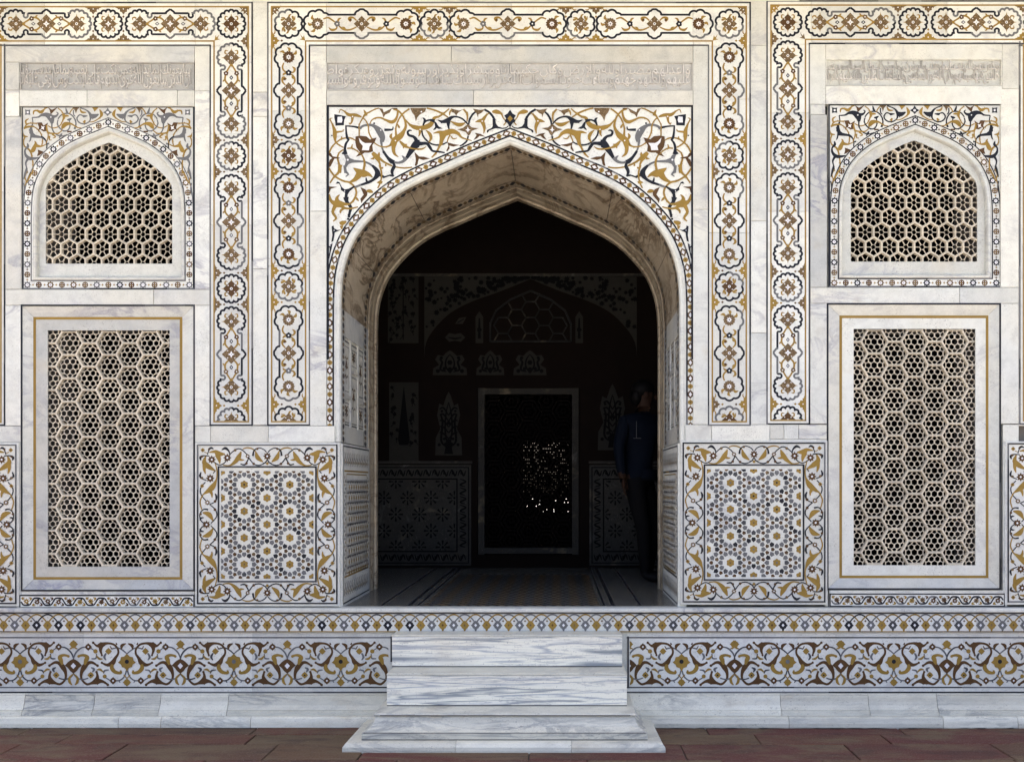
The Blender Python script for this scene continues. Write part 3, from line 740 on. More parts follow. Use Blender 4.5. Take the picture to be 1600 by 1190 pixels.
def trace(A, sx, ox, oy, rowsT, wt=1.08, th=True):
    for ln in rowsT.strip().splitlines():
        ln = ln.strip()
        if not ln: continue
        m, tag, rest = ln.split(None, 2); A.tag = tag
        if rest.startswith('p '): A.poly([(a, b) for a, b in zt(rest[2:], sx, ox, oy)], m)
        elif rest.startswith('d '):
            for x, y, r in zt(rest[2:], sx, ox, oy): A.disc((x, y), r, m, 8)
        elif rest.startswith('f '):
            for x, y, r in zt(rest[2:], sx, ox, oy): A.star((x, y), r, 8, m, .62); 
        elif rest.startswith('l '):
            for x, y, r in zt(rest[2:], sx, ox, oy):
                A.poly([(x + r * q * math.cos(a), y + r * q * math.sin(a)) for a, q in [(k * math.pi / 8, (1.0, .74, .78, .74)[k % 4]) for k in range(16)]], m)
        else:
            pts = [(a, b, c * wt * (1.18 if th and tag == 'stem' else 1)) for a, b, c in zt(rest, sx, ox, oy)]; A.stroke(pts, None, m)
            if th and len(pts) > 3 and m in 'OKG*' and tag in ('stem', 'leaf'):
                for i in range(1, len(pts) - 1):
                    if tag == 'leaf' and i % 2: continue
                    dx, dy = pts[i + 1][0] - pts[i - 1][0], pts[i + 1][1] - pts[i - 1][1]; l = math.hypot(dx, dy) or 1; dx, dy = dx / l, dy / l
                    sd_ = 1 if i % 2 else -1; x, y, w_ = pts[i]; nx, ny = -dy * sd_, dx * sd_; L_ = (2.4 if m == 'O' else 1.7) + w_ * .5
                    A.poly([(x - dx * 1.3, y - dy * 1.3), (x + dx * 1.3, y + dy * 1.3), (x + nx * L_ * .6 + dx * 1.5, y + ny * L_ * .6 + dy * 1.5), (x + nx * L_ + dx * 2.8, y + ny * L_ + dy * 2.8)], m, False)
    A.tag = None
Z1 = """
K flower p 185,200 290,215 380,235 350,300 345,385 205,392 200,330 185,260
W flower p 240,245 312,240 322,300 310,340 236,340
O leaf 265,180,10 290,125,16 350,150,20 430,210,45 540,215,45 640,245,22
O leaf 490,230,45 480,320,26 450,360,18 428,340,10
O stem 155,265,8 115,280,14 150,360,18 190,470,42 195,560,46 205,650,22 260,710,18 340,755,14
O leaf 195,500,30 280,490,24 330,480,14 338,450,9
O stem 100,840,20 150,740,20 210,680,16 290,620,18 380,595,17 470,600,18 540,640,12
O leaf 280,625,8 310,590,20 298,570,8
K stem 378,385,18 385,500,22 400,590,30 432,632,22
K leaf 428,625,22 380,690,32 362,780,36 372,870,60
K leaf 380,850,40 340,845,34 312,862,10
K stem 375,395,16 500,405,20 612,430,30
G leaf 612,445,34 660,398,32 760,378,34 850,400,46 935,480,90 985,580,80 990,665,34
G stem 965,620,34 978,740,22 1003,815,22
K leaf 1018,460,36 1095,460,32 1155,455,20 1165,408,14
K leaf d 850,352,17 425,630,14
K stem 1000,815,30 1070,915,32 1140,985,52 1190,1000,42
G stem 1180,1000,28 1250,1008,26 1330,985,34 1400,920,36
G leaf 1310,890,10 1350,930,34 1350,970,30
K stem 1395,925,36 1440,850,52 1500,760,74 1560,695,90 1605,690,84
K leaf 1560,700,70 1545,620,50 1500,572,36 1430,550,34 1408,500,30 1440,468,24 1478,475,12
K leaf 1160,990,24 1188,1065,40 1162,1130,32 1152,1175,22
O stem 600,640,15 600,480,16 600,380,14 650,280,16 700,205,26 760,170,18 860,120,16 930,100,14
O leaf 675,125,8 705,180,34 725,225,28
O stem 660,258,14 720,320,15 750,400,15 762,500,17 805,600,16 860,680,15 950,735,15 1040,745,18 1120,715,26 1190,635,70 1290,560,66 1350,470,36 1378,380,28 1340,250,20 1260,150,22 1170,112,24
O leaf 1250,130,26 1230,240,30 1190,310,44 1130,330,46 1040,295,28 960,260,24 880,262,22 810,300,18 780,362,12
O stem 1440,108,20 1330,190,20 1252,300,18 1212,430,18 1217,560,28
O leaf 1220,600,50 1190,680,66 1170,770,52 1190,860,36 1255,912,10
O leaf 1150,520,10 1125,570,38 1160,630,16
O leaf 1235,360,10 1262,410,30 1275,435,8
O stem 1370,290,14 1440,370,24 1520,415,48 1605,430,48
O stem 1275,645,18 1350,720,40 1440,760,18 1600,790,16
O leaf 1335,770,10 1350,720,34 1400,700,10
R flower p 540,570 620,558 720,568 780,620 892,588 860,660 820,720 832,820 760,842 690,840 630,882 542,912 610,830 552,750 535,665
W flower p 592,590 650,655 700,682 812,680 772,740 762,802 690,800 645,800 662,730 612,670
O stem 400,770,16 480,768,18 560,808,16 620,860,10
O stem 340,788,16 270,840,18 240,920,22 260,1010,24 285,1100,30 280,1180,28
O leaf 470,770,30 485,710,14 490,700,6
R flower p 72,830 130,850 160,900 280,925 270,940 190,940 165,990 130,1060 85,1100 80,1060 110,960 150,930 100,890
G leaf p 342,868 410,875 445,930 520,960 690,975 690,1000 600,1005 480,1010 420,1035 385,1090 372,1180 350,1180 345,1090 370,1010 380,960
W leaf d 410,960,17 960,465,11 1570,690,12 1205,640,12 490,240,12
G stem 680,988,22 780,1030,24 860,1100,26 910,1180,46
O stem 640,870,18 680,950,20 690,1040,28 670,1125,24
O leaf 505,1095,8 570,1125,36 650,1165,70
O leaf 820,840,44 880,905,66 940,1015,26 972,1180,18
O leaf 932,830,8 925,880,40 890,930,60
O leaf 790,945,8 850,935,40
O stem 900,900,40 1000,985,24 1100,1040,22 1155,1062,16
O stem 1195,1078,16 1350,1097,18 1485,1083,16
O leaf 1045,1065,26 1040,1030,18
O leaf 960,1100,10 985,1095,28 1000,1080,6
R leaf p 1520,825 1600,905 1600,940 1572,950 1580,1020 1555,1062 1525,1060 1548,960
B flower p 930,100 990,110 1010,170 1090,130 1150,98 1110,175 1040,205 1003,255 985,190
B flower p 1450,98 1605,98 1605,210 1572,250 1545,322 1522,222 1480,170
R flower p 1140,98 1240,98 1235,120 1150,112
K leaf d 145,556,13
"""
Z2 = """
B flower p -5,98 172,98 150,160 60,210 20,260 -5,310
W flower d 90,160,14
O stem 180,100,18 300,130,20 420,180,22 535,252,14
O stem 555,108,14 470,180,20 380,240,24 310,262,34 262,350,50 200,400,58 100,428,52 -5,430,48
O leaf 70,440,50 62,530,26 40,572,10
O leaf 240,380,40 225,420,16 
K leaf 112,260,12 148,300,34 118,385,20
K stem 118,390,16 160,320,20 230,298,22 310,315,40
K leaf p 300,310 340,340 375,400 445,440 380,448 345,432 320,460 282,466 320,410
K stem 100,470,18 110,540,18 160,620,20 250,690,18 350,715,20 450,700,18 530,660,14
K leaf 362,295,10 440,325,40 530,300,62 592,255,40 660,242,24 760,270,24 830,330,22 875,385,16
K leaf 540,320,64 540,400,30 560,480,12
K leaf 415,350,10 450,330,20
B flower p 580,103 640,120 720,140 792,118 720,162 690,192 670,225 640,182 590,162
O leaf 600,110,10 565,170,24 560,222,8
O stem 790,118,20 850,190,24 856,260,18 850,322,12
O leaf 850,200,26 860,160,10
K stem 870,560,18 850,640,20 790,700,20 728,732,14
K stem 880,380,16 890,300,22 940,210,24 1005,150,18
B flower p 690,455 780,430 865,363 930,420 1042,435 930,480 900,542 870,560 830,500
W flower p 862,405 880,450 910,462 880,474 866,505 852,474 825,462 852,450
B flower p 945,108 1010,120 1070,130 1152,118 1090,180 1040,205 1035,262 1010,192
K stem 1140,122,24 1220,170,26 1280,240,26 1312,305,30
K leaf p 1275,285 1320,280 1335,360 1370,405 1440,428 1500,420 1535,390 1548,400 1500,440 1440,448 1330,435 1225,470 1195,512 1178,500 1185,465 1260,430 1278,400
O leaf 1270,160,24 1340,160,60 1420,190,30 1452,260,16 1500,325,16 1462,382,18
O leaf 990,330,8 1050,312,40 1110,300,50 1140,260,40 1180,210,24 1222,182,12
O leaf 1095,300,60 1140,420,40 1128,525,10
W leaf d 1105,315,12 185,680,18 70,455,12
O leaf 575,318,12 690,372,50 760,372,46 822,340,10
O leaf 290,520,10 380,498,38 470,520,76 600,485,70 700,522,44 770,592,26 930,642,12
O leaf p 385,505 540,525 500,570 460,640 440,710 385,710 395,600
O stem 420,690,40 390,740,24 330,850,24 260,922,14
O stem 570,540,16 540,600,16 520,662,12
O leaf 580,560,14 620,610,18 685,598,10
O leaf 165,465,10 230,530,44 250,600,38 215,672,12
K stem -5,690,84 80,690,44 180,690,34 232,750,34 278,812,24 380,825,22 480,842,16
R leaf p 525,670 640,700 735,715 620,742 555,722 562,772 520,822 505,810 540,730
R leaf p 978,510 1080,530 1162,580 1060,562 1020,602 958,632 985,590 1010,550
R leaf p -5,850 30,905 130,908 235,940 120,965 50,942 20,1040 -5,1055
O leaf -5,780,18 100,780,24 172,740,8
"""
Z3 = """
O stem 65,20,14 130,110,15 230,170,15 310,190,16 370,250,15 385,320,16 350,400,16 300,445,14
O stem 200,-20,36 180,70,20 130,120,15 80,195,12
O leaf 355,25,8 410,65,44 470,85,70 530,95,34 575,130,8
O leaf 462,60,26 480,20,18
O leaf 430,80,70 375,150,42 305,186,14
K stem 570,-10,18 620,45,34 632,95,44 590,150,24 530,185,22 440,217,17
K leaf p 605,40 650,75 715,115 780,95 830,105 815,125 770,115 705,140 640,112
K leaf 815,115,14 800,60,30 830,-5,30
K leaf 500,132,10 508,175,20 550,185,10
G stem 440,215,18 405,230,18 368,242,16
K leaf p 145,205 165,178 190,185 215,240 250,270 300,260 360,225 372,240 310,290 285,330 282,380 245,375 255,310 205,275 208,250 185,200
K stem 265,360,46 275,410,28 305,450,24 322,485,26 308,540,20 298,595,20
K leaf d 325,485,14 295,565,12 290,612,14
R leaf p 432,242 490,268 515,300 512,340 460,402 445,430 432,380 472,330
O leaf 505,285,16 545,290,36 580,305,10
O stem 60,330,26 100,410,26 170,435,60 260,440,22 310,440,14
O leaf 170,435,56 160,370,30 192,330,8
O leaf 150,445,40 112,530,28 150,600,22 115,640,10
O leaf 190,455,30 260,488,22 330,490,16 405,473,12
O leaf 245,488,22 205,515,22 200,548,10
O leaf 380,360,10 395,382,22 415,405,6
R flower p 40,205 75,235 165,240 90,262 62,335 45,320
B flower p 40,-10 75,0 60,40 42,50
O leaf 205,640,30 222,660,46 270,640,16
O leaf 212,690,34 218,730,14
K leaf p 98,700 122,688 128,722 165,740 215,735 135,770 128,820 118,870 95,880 108,800
K leaf p 40,915 70,925 110,890 98,960 85,1010 72,1075 50,1070 75,1000 78,950
G leaf 250,-10,26 262,60,26 292,92,14 262,122,10
O stem 655,-10,14 680,80,14 668,180,12 635,255,12
O leaf p 620,190 660,165 695,180 680,205 650,205
W leaf d 250,290,7 128,745,6 80,925,6
"""
sp = thing("spandrel_panel", "white panel of black and gold scrolling vines above the central arch", "panel", P(797, 224, .015))
HC = offset(ARCH, 23); top = [(x, y) for x, y in HC if y < 560]
V, Fc = [], []; o0 = P(797, 190, .015)
for x, y in top:
    x_ = min(max(x, 511), 1083)
    for yy, dd in ((164, 0), (y, 0)): V.append(Vector((XP(x_), .015, ZP(yy))) - o0)
for i in range(len(top) - 1): Fc.append((2 * i, 2 * i + 1, 2 * i + 3, 2 * i + 2))
spm = put("spandrel_slab", mesh("spandrel_slab", V, Fc, ['field']), sp, o0)
def rim(th, x0, y0, x1, y1, t=.015, w_=.8):
    """returns of the stones that stand proud of a sunk panel"""
    a, b = P(x0, y0), P(x1, y1)
    Vr = [(a.x, -.0005, a.z), (b.x, -.0005, a.z), (b.x, -.0005, b.z), (a.x, -.0005, b.z)]; Vr += [(x, t + .003, z) for x, y, z in Vr]
    put("panel_return", mesh("panel_return", Vr, [(i, (i + 1) % 4, 4 + (i + 1) % 4, 4 + i) for i in range(4)], ['marble']), th)
A = Art()
trace(A, 10.667, 505, 160, Z1); trace(A, 10.667, 650, 160, Z2); trace(A, 7.44, 505, 260, Z3)
HCL = [p for p in HC if p[0] <= 797]
def in_sp(x, y): return y > 172 and x > 517 and y < min([b for a, b in HCL if abs(a - x) < 9] or [0]) - 7
A.clip(512, 166, 797, 425); fill_gaps(A, 514, 168, 795, in_sp, 7.2, 'OOOOBK')
B = Art().add(A); B.add(A, a=-1, e=2 * 797, swap={})
B.tag = 'flower'; B.poly([(797, 172), (801, 178), (806, 181), (803, 186), (806, 190), (801, 193), (797, 200), (793, 193), (788, 190), (791, 186), (788, 181), (793, 178)], 'K'); B.dia((797, 186), 4.2, 5, 'O')
B.tag = None
lines(B, [(512.5, 560), (512.5, 166.2), (1081.5, 166.2), (1081.5, 560)], 3.0, 'K')
B.put_split("inlaid_fillet", spm, 0, 0, .015)

# ================================================================== entrance arch: band, lip, soffit, jambs, inner frame
arch = thing("entrance_arch", "tall pointed marble entrance arch with inlaid rim and deep jambs", "archway", P(797, 949, 0))
loft("arch_band", arch, [p for p in ARCH if p[1] <= 690], [(23, .016), (7.5, .016)], 'field')
loft("arch_lip", arch, [p for p in ARCH if p[1] <= 690], [(7.5, .016), (6.5, .006), (4.5, .001), (2.4, .004), (.8, .014), (0, .034)], 'marble')
SOF = [p for p in ARCH if p[1] <= 480]
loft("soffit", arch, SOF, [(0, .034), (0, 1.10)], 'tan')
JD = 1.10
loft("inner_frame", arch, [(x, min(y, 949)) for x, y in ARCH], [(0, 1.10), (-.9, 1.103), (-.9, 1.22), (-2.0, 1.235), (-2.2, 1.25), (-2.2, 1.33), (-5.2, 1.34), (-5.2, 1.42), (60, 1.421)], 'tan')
# band inlay
A = Art()
bl = [p for p in ARCH if p[1] <= 684]
for d, wd in ((22.3, 2.2), (11.2, 2.2)):
    pth = offset(bl, d)
    for i in range(len(pth) - 1):
        A.e += 1; lines(A, [pth[i], pth[i + 1]], wd, 'KKKKKKG', lo=300, hi=400)
for s in (0, 1):
    xs = (509.7, 520.8) if s == 0 else (1073.2, 1084.3); lines(A, [(xs[0], 684), (xs[1], 684)], 2.2, 'K')
A.put_split("inlaid_fillet", arch, 0, 0, .016)
mid = offset(bl, 16.7); tot = plen(mid); n = int(tot / 12.35 / 2) * 2; step = tot / n
loz = Art(); loz.poly([(7.2, 0), (4.2, 2.6), (2.8, 5), (0, 4.2), (-2.8, 5), (-4.2, 2.6), (-7.2, 0), (-4.2, -2.6), (-2.8, -5), (0, -4.2), (2.8, -5), (4.2, -2.6)], 'B'); loz.dia((0, 0), 3.9, 2.5, 'W')
loz2 = Art().add(loz, swap={'B': 'R'})
gd = Art(); gd.poly([(5, 0), (3, 1.6), (2.6, 3.4), (0, 4.0), (-2.6, 3.4), (-3, 1.6), (-5, 0), (-3, -1.6), (-2.6, -3.4), (0, -4.0), (2.6, -3.4), (3, -1.6)], 'O'); gd.disc((0, 0), 1.2, 'R', 6)
LM = [loz.mesh("brown_lozenge"), loz2.mesh("brown_lozenge")]; GM = gd.mesh("gold_lozenge")
for i, (x, y, a) in enumerate(along(mid, step, step / 2)):
    me = R.choice(LM) if i % 2 == 0 else GM
    o = put(me.name.split('.')[0], me, arch, P(x, y, .016)); o.rotation_euler = (0, a, 0)
# chains of flowerets on the soffit edges
def soffit_inlay(path, yd, k, nm, wd):
    A = Art(); V, Fc, fm = [], [], []; o = P(797, 300, 0)
    pth = offset(path, -.25); cells = along(pth, k, k / 2)
    mats = ['K', 'B']
    def quad(s0, s1, y0, y1, m):
        pass
    for i, (x, y, a) in enumerate(cells):
        tx, ty = math.cos(a), math.sin(a); m = 1 if i % 2 else 0
        L = k * (.56 if i % 2 == 0 else .40)
        ring_ = [(L, 0), (L * .4, wd * .8), (0, wd), (-L * .4, wd * .8), (-L, 0), (-L * .4, -wd * .8), (0, -wd), (L * .4, -wd * .8)]
        b = len(V)
        for u, v in ring_: V.append(Vector((XP(x + u * tx), yd + v, ZP(y + u * ty))) - o)
        Fc.append(tuple(range(b, b + 8))); fm.append(m)
    for e in (-1, 1):
        for (x0, y0), (x1, y1) in zip(pth, pth[1:]):
            b = len(V)
            for (xx, yy, dd) in ((x0, y0, -.003), (x1, y1, -.003), (x1, y1, .003), (x0, y0, .003)): V.append(Vector((XP(xx), yd + e * wd * 1.6 + dd, ZP(yy))) - o)
            Fc.append((b, b + 1, b + 2, b + 3)); fm.append(0)
    put(nm, mesh(nm, V, Fc, mats, fm), arch, o)
FULL = [p for p in ARCH if p[1] <= 690]
soffit_inlay(FULL, .10, 10, "flower_chain", .034)
soffit_inlay(FULL, .96, 10, "flower_chain", .046)
# soffit joints
A_ = []
for t in (.17, .33, .5, .68, .84):
    k = int(t * (len(SOF) - 1)); (x, y) = offset(SOF, -.3)[k]; (x2, y2) = offset(SOF, -.3)[k + 1]; l = math.hypot(x2 - x, y2 - y); x2, y2 = x + (x2 - x) / l * .9, y + (y2 - y) / l * .9
    A_ += [Vector((XP(x), .14, ZP(y))), Vector((XP(x2), .14, ZP(y2))), Vector((XP(x2), .92, ZP(y2))), Vector((XP(x), .92, ZP(y)))]
put("soffit_joint", mesh("soffit_joint", A_, [tuple(range(4 * i, 4 * i + 4)) for i in range(len(A_) // 4)], ['line']), arch)
# jambs, left (faces +x) and right (faces -x); u runs with depth, pixel rows give height
for sgn, px in ((1, 532), (-1, 1062)):
    X = XP(px)
    def jbox(name, y0, y1, pa, pb, out, mat, back=.05):
        xa, xb = X + sgn * out, X - sgn * back
        return box(arch, name, min(xa, xb), max(xa, xb), y0, y1, ZP(pb), ZP(pa), mat)
    # upper jamb with sunk compartments
    jbox("jamb_slab", .034, JD, 480, 690, -.012, 'grey_marble')
    jbox("jamb_rail", .15, .93, 480, 521, .0, 'grey_marble', .011); jbox("jamb_rail", .15, .93, 664, 690, .0, 'grey_marble', .011)
    jbox("jamb_stile", .034, .15, 480, 690, .0, 'grey_marble', .011); jbox("jamb_stile", .93, JD, 480, 690, .0, 'grey_marble', .011)
    for y0, y1 in ((.375, .41), (.67, .705)): jbox("jamb_mullion", y0, y1, 521, 664, -.001, 'grey_marble', .011)
    jbox("jamb_mullion", .41, .67, 566, 573, -.001, 'grey_marble', .011)
    for y0, y1 in ((.15, .375), (.705, .93)): jbox("jamb_mullion", y0, y1, 612, 619, -.001, 'grey_marble', .011)
    # lower jamb: dado with border and starry field
    jbox("jamb_dado_slab", .022, JD, 692, 949, .010, 'field')
    AX = ((0, 1, 0), (0, 0, 1), (sgn, 0, 0))
    def jart(A, nm, yo, py, out): put(nm, A.mesh(nm, S, AX), arch, Vector((X + sgn * out, yo, ZP(py))))
    A = Art(); u = lambda m: m / S
    lines(A, rectpts(u(.15), 526, u(.93), 660), 2.2, 'KD', True)
    for (y0, y1, a, b) in ((.165, .36, 534, 606), (.165, .36, 625, 656), (.42, .66, 534, 560), (.42, .66, 579, 656), (.72, .915, 534, 606), (.72, .915, 625, 656)):
        lines(A, rectpts(u(y0), a, u(y1), b), 1.4, 'DG', True); cx_, cy_ = u((y0 + y1) / 2), (a + b) / 2
        hw, hh = u(y1 - y0) * .3, (b - a) * .34
        A.stroke([(cx_, cy_ + hh), (cx_ - hw * .3, cy_ + hh * .2), (cx_ + hw * .2, cy_ - hh * .4), (cx_, cy_ - hh)], [2, 1.6, 1.6, 1], 'B')
        for k in (-1, 0, 1):
            for q in (-1, 1): A.stroke([(cx_, cy_ + k * hh * .6), (cx_ + q * hw * .6, cy_ + k * hh * .6 - 4), (cx_ + q * hw, cy_ + k * hh * .6 - 1)], [1.4, 3, .8], R.choice('BRD'))
        A.petal((cx_, cy_ - hh * .3), min(hw * .7, 7), 6, 'R', .3)
    Ar = Art().add(A, f=-600, e=0); jart(Ar, "jamb_flower_inlay", 0, 600, -.0118 + .0)
    A = Art(); lines(A, rectpts(u(.05), 696, u(1.07), 944), 2.0, 'KD', True); lines(A, [(u(.09), 735), (u(1.03), 735)], 2.4, 'KO'); lines(A, [(u(.09), 903), (u(1.03), 903)], 2.4, 'KO'); lines(A, rectpts(u(.16), 740, u(.96), 898), 1.6, 'O', True)
    for k in range(14):
        xx = u(.10) + k * u(.068)
        for yy, s_ in ((716, 1), (923, -1)):
            A.stroke([(xx, yy - 11), (xx + 5, yy - 4), (xx - 4, yy + 4), (xx + 2, yy + 11)], [1.2, 2.4, 2.4, 1.2], 'D' if k % 2 else 'B'); A.disc((xx + 6, yy + 5), 2.4, 'O', 6)
    for k in range(26):
        yy = 745 + k * 6.1
        for xx in (u(.105), u(1.015)): A.disc((xx + (3 if k % 2 else -3), yy), 2.6, R.choice('OBD'), 6)
    cw = u(.80) / 9
    for i in range(9):
        for j in range(9):
            xx = u(.16) + cw * (i + .5); yy = 744 + 17.2 * (j + .5); kk = 'K' if (j % 3 == 1) else 'G'
            A.star((xx, yy), 5.6, 4, kk if i % 2 else 'D', .42, 0)
            A.dia((xx + cw / 2, yy + 8.6), 4.6, 6.2, 'O')
            A.dia((xx + cw / 2, yy - 1), 3.2, 3.2, 'R' if (i + j) % 2 else 'G')
    Ar = Art().add(A, f=-820); Ar.clip(u(.04), -140, u(1.08), 140); jart(Ar, "jamb_star_inlay", 0, 820, .010)

# ================================================================== upper arched lattice windows
GEAR = {c: Art() for c in 'KGDB'}
for c, A in GEAR.items(): A.star((0, 0), 6.2, 8, c, .68); A.disc((0, 0), 2.7, 'W', 8); A.disc((0, 0), .8, c, 5)
GEARM = {c: A.mesh("star_inlay") for c, A in GEAR.items()}
A = Art(); A.petal((0, 0), 5.0, 8, 'B', .1, 0, 2); 
for k in range(4): A.disc((2.3 * math.cos(k * 1.571 + .785), 2.3 * math.sin(k * 1.571 + .785)), .75, 'W', 5)
A.disc((0, 0), 1.0, 'O', 5); ROS = A.mesh("round_inlay"); ROS2 = Art().add(A, swap={'B': 'R'}).mesh("round_inlay")
A = Art(); A.star((0, 0), 2.3, 4, 'O', .4); CRS = A.mesh("small_cross"); CRS2 = Art().add(A, swap={'O': 'R'}).mesh("small_cross")
ZS = """
* flower p 150,120 200,130 240,122 232,170 242,212 195,205 150,214 158,165
W flower p 180,150 210,150 212,185 182,185
O leaf 290,205,12 300,150,24 350,140,24 420,165,44 480,110,20 530,88,12
R flower p 530,82 600,125 695,82 645,140 580,205 560,130
O stem 700,98,13 770,160,14 800,240,15 770,330,14 720,400,14 620,430,14 530,390,12
* stem 270,255,13 370,248,18 430,215,30 510,210,52 585,265,76 602,355,30
* leaf 600,245,50 670,230,30 702,185,18 672,165,10
* stem 270,255,13 282,350,14 252,430,30 258,520,50
* stem 600,350,18 602,430,15 640,510,15 720,558,16 800,560,14 850,538,12
* stem 705,290,12 690,350,15 720,420,15 790,475,15 860,470,15 900,400,15 890,300,12
* stem 700,280,15 760,210,15 850,185,16 930,215,15 985,290,16 1000,370,16 975,450,26
* leaf 850,290,10 890,290,34 930,265,10
* leaf 830,95,10 845,150,28 870,185,14
O leaf 790,190,40 800,260,34 770,310,10
O leaf 800,230,30 850,225,30 885,235,10
O stem 1090,430,12 1020,420,14 920,360,22 830,365,50 790,400,48 765,445,16
* stem 960,130,14 960,200,14 990,240,10
O stem 890,200,12 920,140,14 960,98,12
B flower p 935,80 1065,80 1020,130 1000,190 985,140
* stem 1070,95,15 1180,135,15 1240,210,30 1232,310,15 1150,360,16 1060,342,16 1018,275,15 1060,212,16 1130,230,14
* leaf 1110,240,10 1130,235,34 1195,228,10
* leaf 1235,200,26 1295,235,64 1380,200,16
* leaf 1250,240,26 1285,285,10
O leaf 1065,110,10 1100,165,30 1170,170,12
O flower p 1260,80 1385,80 1340,130 1310,160 1285,110
O leaf 1395,120,12 1428,195,44 1400,255,20 1300,320,16 1222,330,10
O leaf 1130,345,40 1155,300,20
* flower p 1525,95 1550,140 1605,170 1550,200 1525,232 1500,200 1450,170 1500,140
W flower d 1525,170,20 582,248,12 270,548,12
O leaf 215,275,10 165,310,24 172,368,20
O stem 140,440,16 180,370,16 240,350,14 330,352,14 400,345,12
O stem 130,440,20 200,410,24 280,405,16 350,440,14 420,530,14 445,640,14 430,722,14
* leaf p 215,455 260,430 275,500 330,545 420,565 500,625 490,640 420,600 330,595 262,590 250,640 215,672 235,600 240,540
K stem 420,565,14 480,610,15 515,690,15 512,775,14
O stem 110,500,16 130,560,26 200,575,10
O stem 150,580,16 125,660,16 150,740,16 230,800,22 262,880,18 285,1030,16 280,1180,16
O leaf 310,645,8 330,690,34 290,790,60 262,830,30
O leaf 505,700,12 420,735,22 330,720,50
* stem 190,685,12 200,740,30 152,800,18 165,880,30 240,940,40 380,925,14
* leaf 210,930,40 165,1010,24 180,1100,16 195,1180,20
R flower p 355,340 430,335 460,390 535,340 520,400 520,480 460,490 400,450 365,510 385,420
W flower p 420,390 450,410 480,400 465,430 470,460 440,445 415,450 432,425
R flower p 365,790 450,820 490,840 440,850 400,880 350,900 370,840
O stem 510,380,14 532,500,22 620,520,15 700,520,14 770,470,12
O leaf 600,530,24 660,575,20 615,600,10
O leaf 540,500,14 532,600,16 500,690,12
O leaf 560,560,26 560,625,16 600,630,8
* leaf 720,600,10 750,550,28 770,520,10
* leaf 525,690,10 555,690,30
R leaf 855,490,24 930,490,18
"""
hexR = 25.45 / math.sqrt(3)
def hexpts(r, a0): return [(r * math.cos(a0 + k * math.pi / 3), r * math.sin(a0 + k * math.pi / 3)) for k in range(6)]
def cell_mesh(name, rout, aout, w_bar, sy, rings, struts, y0, dep, yin, din, hf=.72):
    """lattice cell: bevelled hexagonal bars (half width) and a finer set of bars behind"""
    V, Fc = [], []
    def addring(o, levels):
        b = len(V); n = len(o)
        for (k, yy) in levels: V.extend([(x * k * S, yy, -y * k * S * sy) for x, y in o])
        for r in range(len(levels) - 1):
            for i in range(n): j = (i + 1) % n; Fc.append((b + r * n + i, b + r * n + j, b + (r + 1) * n + j, b + (r + 1) * n + i))
    o = hexpts(rout, aout); k1 = 1 - w_bar * hf / rout; k2 = 1 - w_bar / rout
    addring(o, [(1.0, y0), (k1, y0), (k2, y0 + .012), (k2 - .02, y0 + dep)])
    for (cx, cy, ro, ri, a0, n) in rings:
        b = len(V)
        for (r, yy) in ((ri, yin + din), (ri, yin), (ro, yin), (ro, yin + din)):
            V.extend([((cx + r * math.cos(a0 + math.tau * q / n)) * S, yy, -(cy + r * math.sin(a0 + math.tau * q / n)) * S * sy) for q in range(n)])
        for r in range(3):
            for i in range(n): j = (i + 1) % n; Fc.append((b + r * n + i, b + r * n + j, b + (r + 1) * n + j, b + (r + 1) * n + i))
    for (xa, ya, xb, yb, wd) in struts:
        dx, dy = xb - xa, yb - ya; l = math.hypot(dx, dy); nx, ny = -dy / l * wd / 2, dx / l * wd / 2
        b = len(V)
        for yy, e in ((yin + .0006, 0), (yin + din, 0)):
            for (x, y) in ((xa + nx, ya + ny), (xb + nx, yb + ny), (xb - nx, yb - ny), (xa - nx, ya - ny)): V.append((x * S, yy, -y * S * sy))
        Fc.extend([(b, b + 1, b + 2, b + 3), (b, b + 4, b + 5, b + 1), (b + 2, b + 6, b + 7, b + 3)])
    return mesh(name, V, Fc, ['screen'])
# upper lattice: pointy hexagons, a small star ring with six spokes to the sides
ap = hexR * .866
st_u = []
for k in range(6):
    a = k * math.pi / 3; st_u.append((4.0 * math.cos(a), 4.0 * math.sin(a), (ap - 1.2) * math.cos(a), (ap - 1.2) * math.sin(a), .75))
CELL_U = cell_mesh("lattice_cell", hexR, math.pi / 6, 1.65, 1.05, [], st_u, .05, .030, .060, .012)
# centre ring: star-shaped hole made of six bars joining the spokes
def add_star(me, r, inner, wd, yin, din, a0, sy):
    V = [tuple(v.co) for v in me.vertices]; Fc = [tuple(p.vertices) for p in me.polygons]
    pts = [((r if i % 2 == 0 else inner) * math.cos(a0 + math.pi * i / 6), (r if i % 2 == 0 else inner) * math.sin(a0 + math.pi * i / 6)) for i in range(12)]
    o = [(x * (1 + wd / math.hypot(x, y)), y * (1 + wd / math.hypot(x, y))) for x, y in pts]; b = len(V); n = 12
    for q, yy in ((pts, yin + din), (pts, yin + .001), (o, yin + .001), (o, yin + din)): V.extend([(x * S, yy, -y * S * sy) for x, y in q])
    for rr in range(3):
        for i in range(n): j = (i + 1) % n; Fc.append((b + rr * n + i, b + rr * n + j, b + (rr + 1) * n + j, b + (rr + 1) * n + i))
    return mesh(me.name, V, Fc, ['screen'])
CELL_U = add_star(CELL_U, 4.8, 3.0, .5, .060, .012, 0, 1.05)
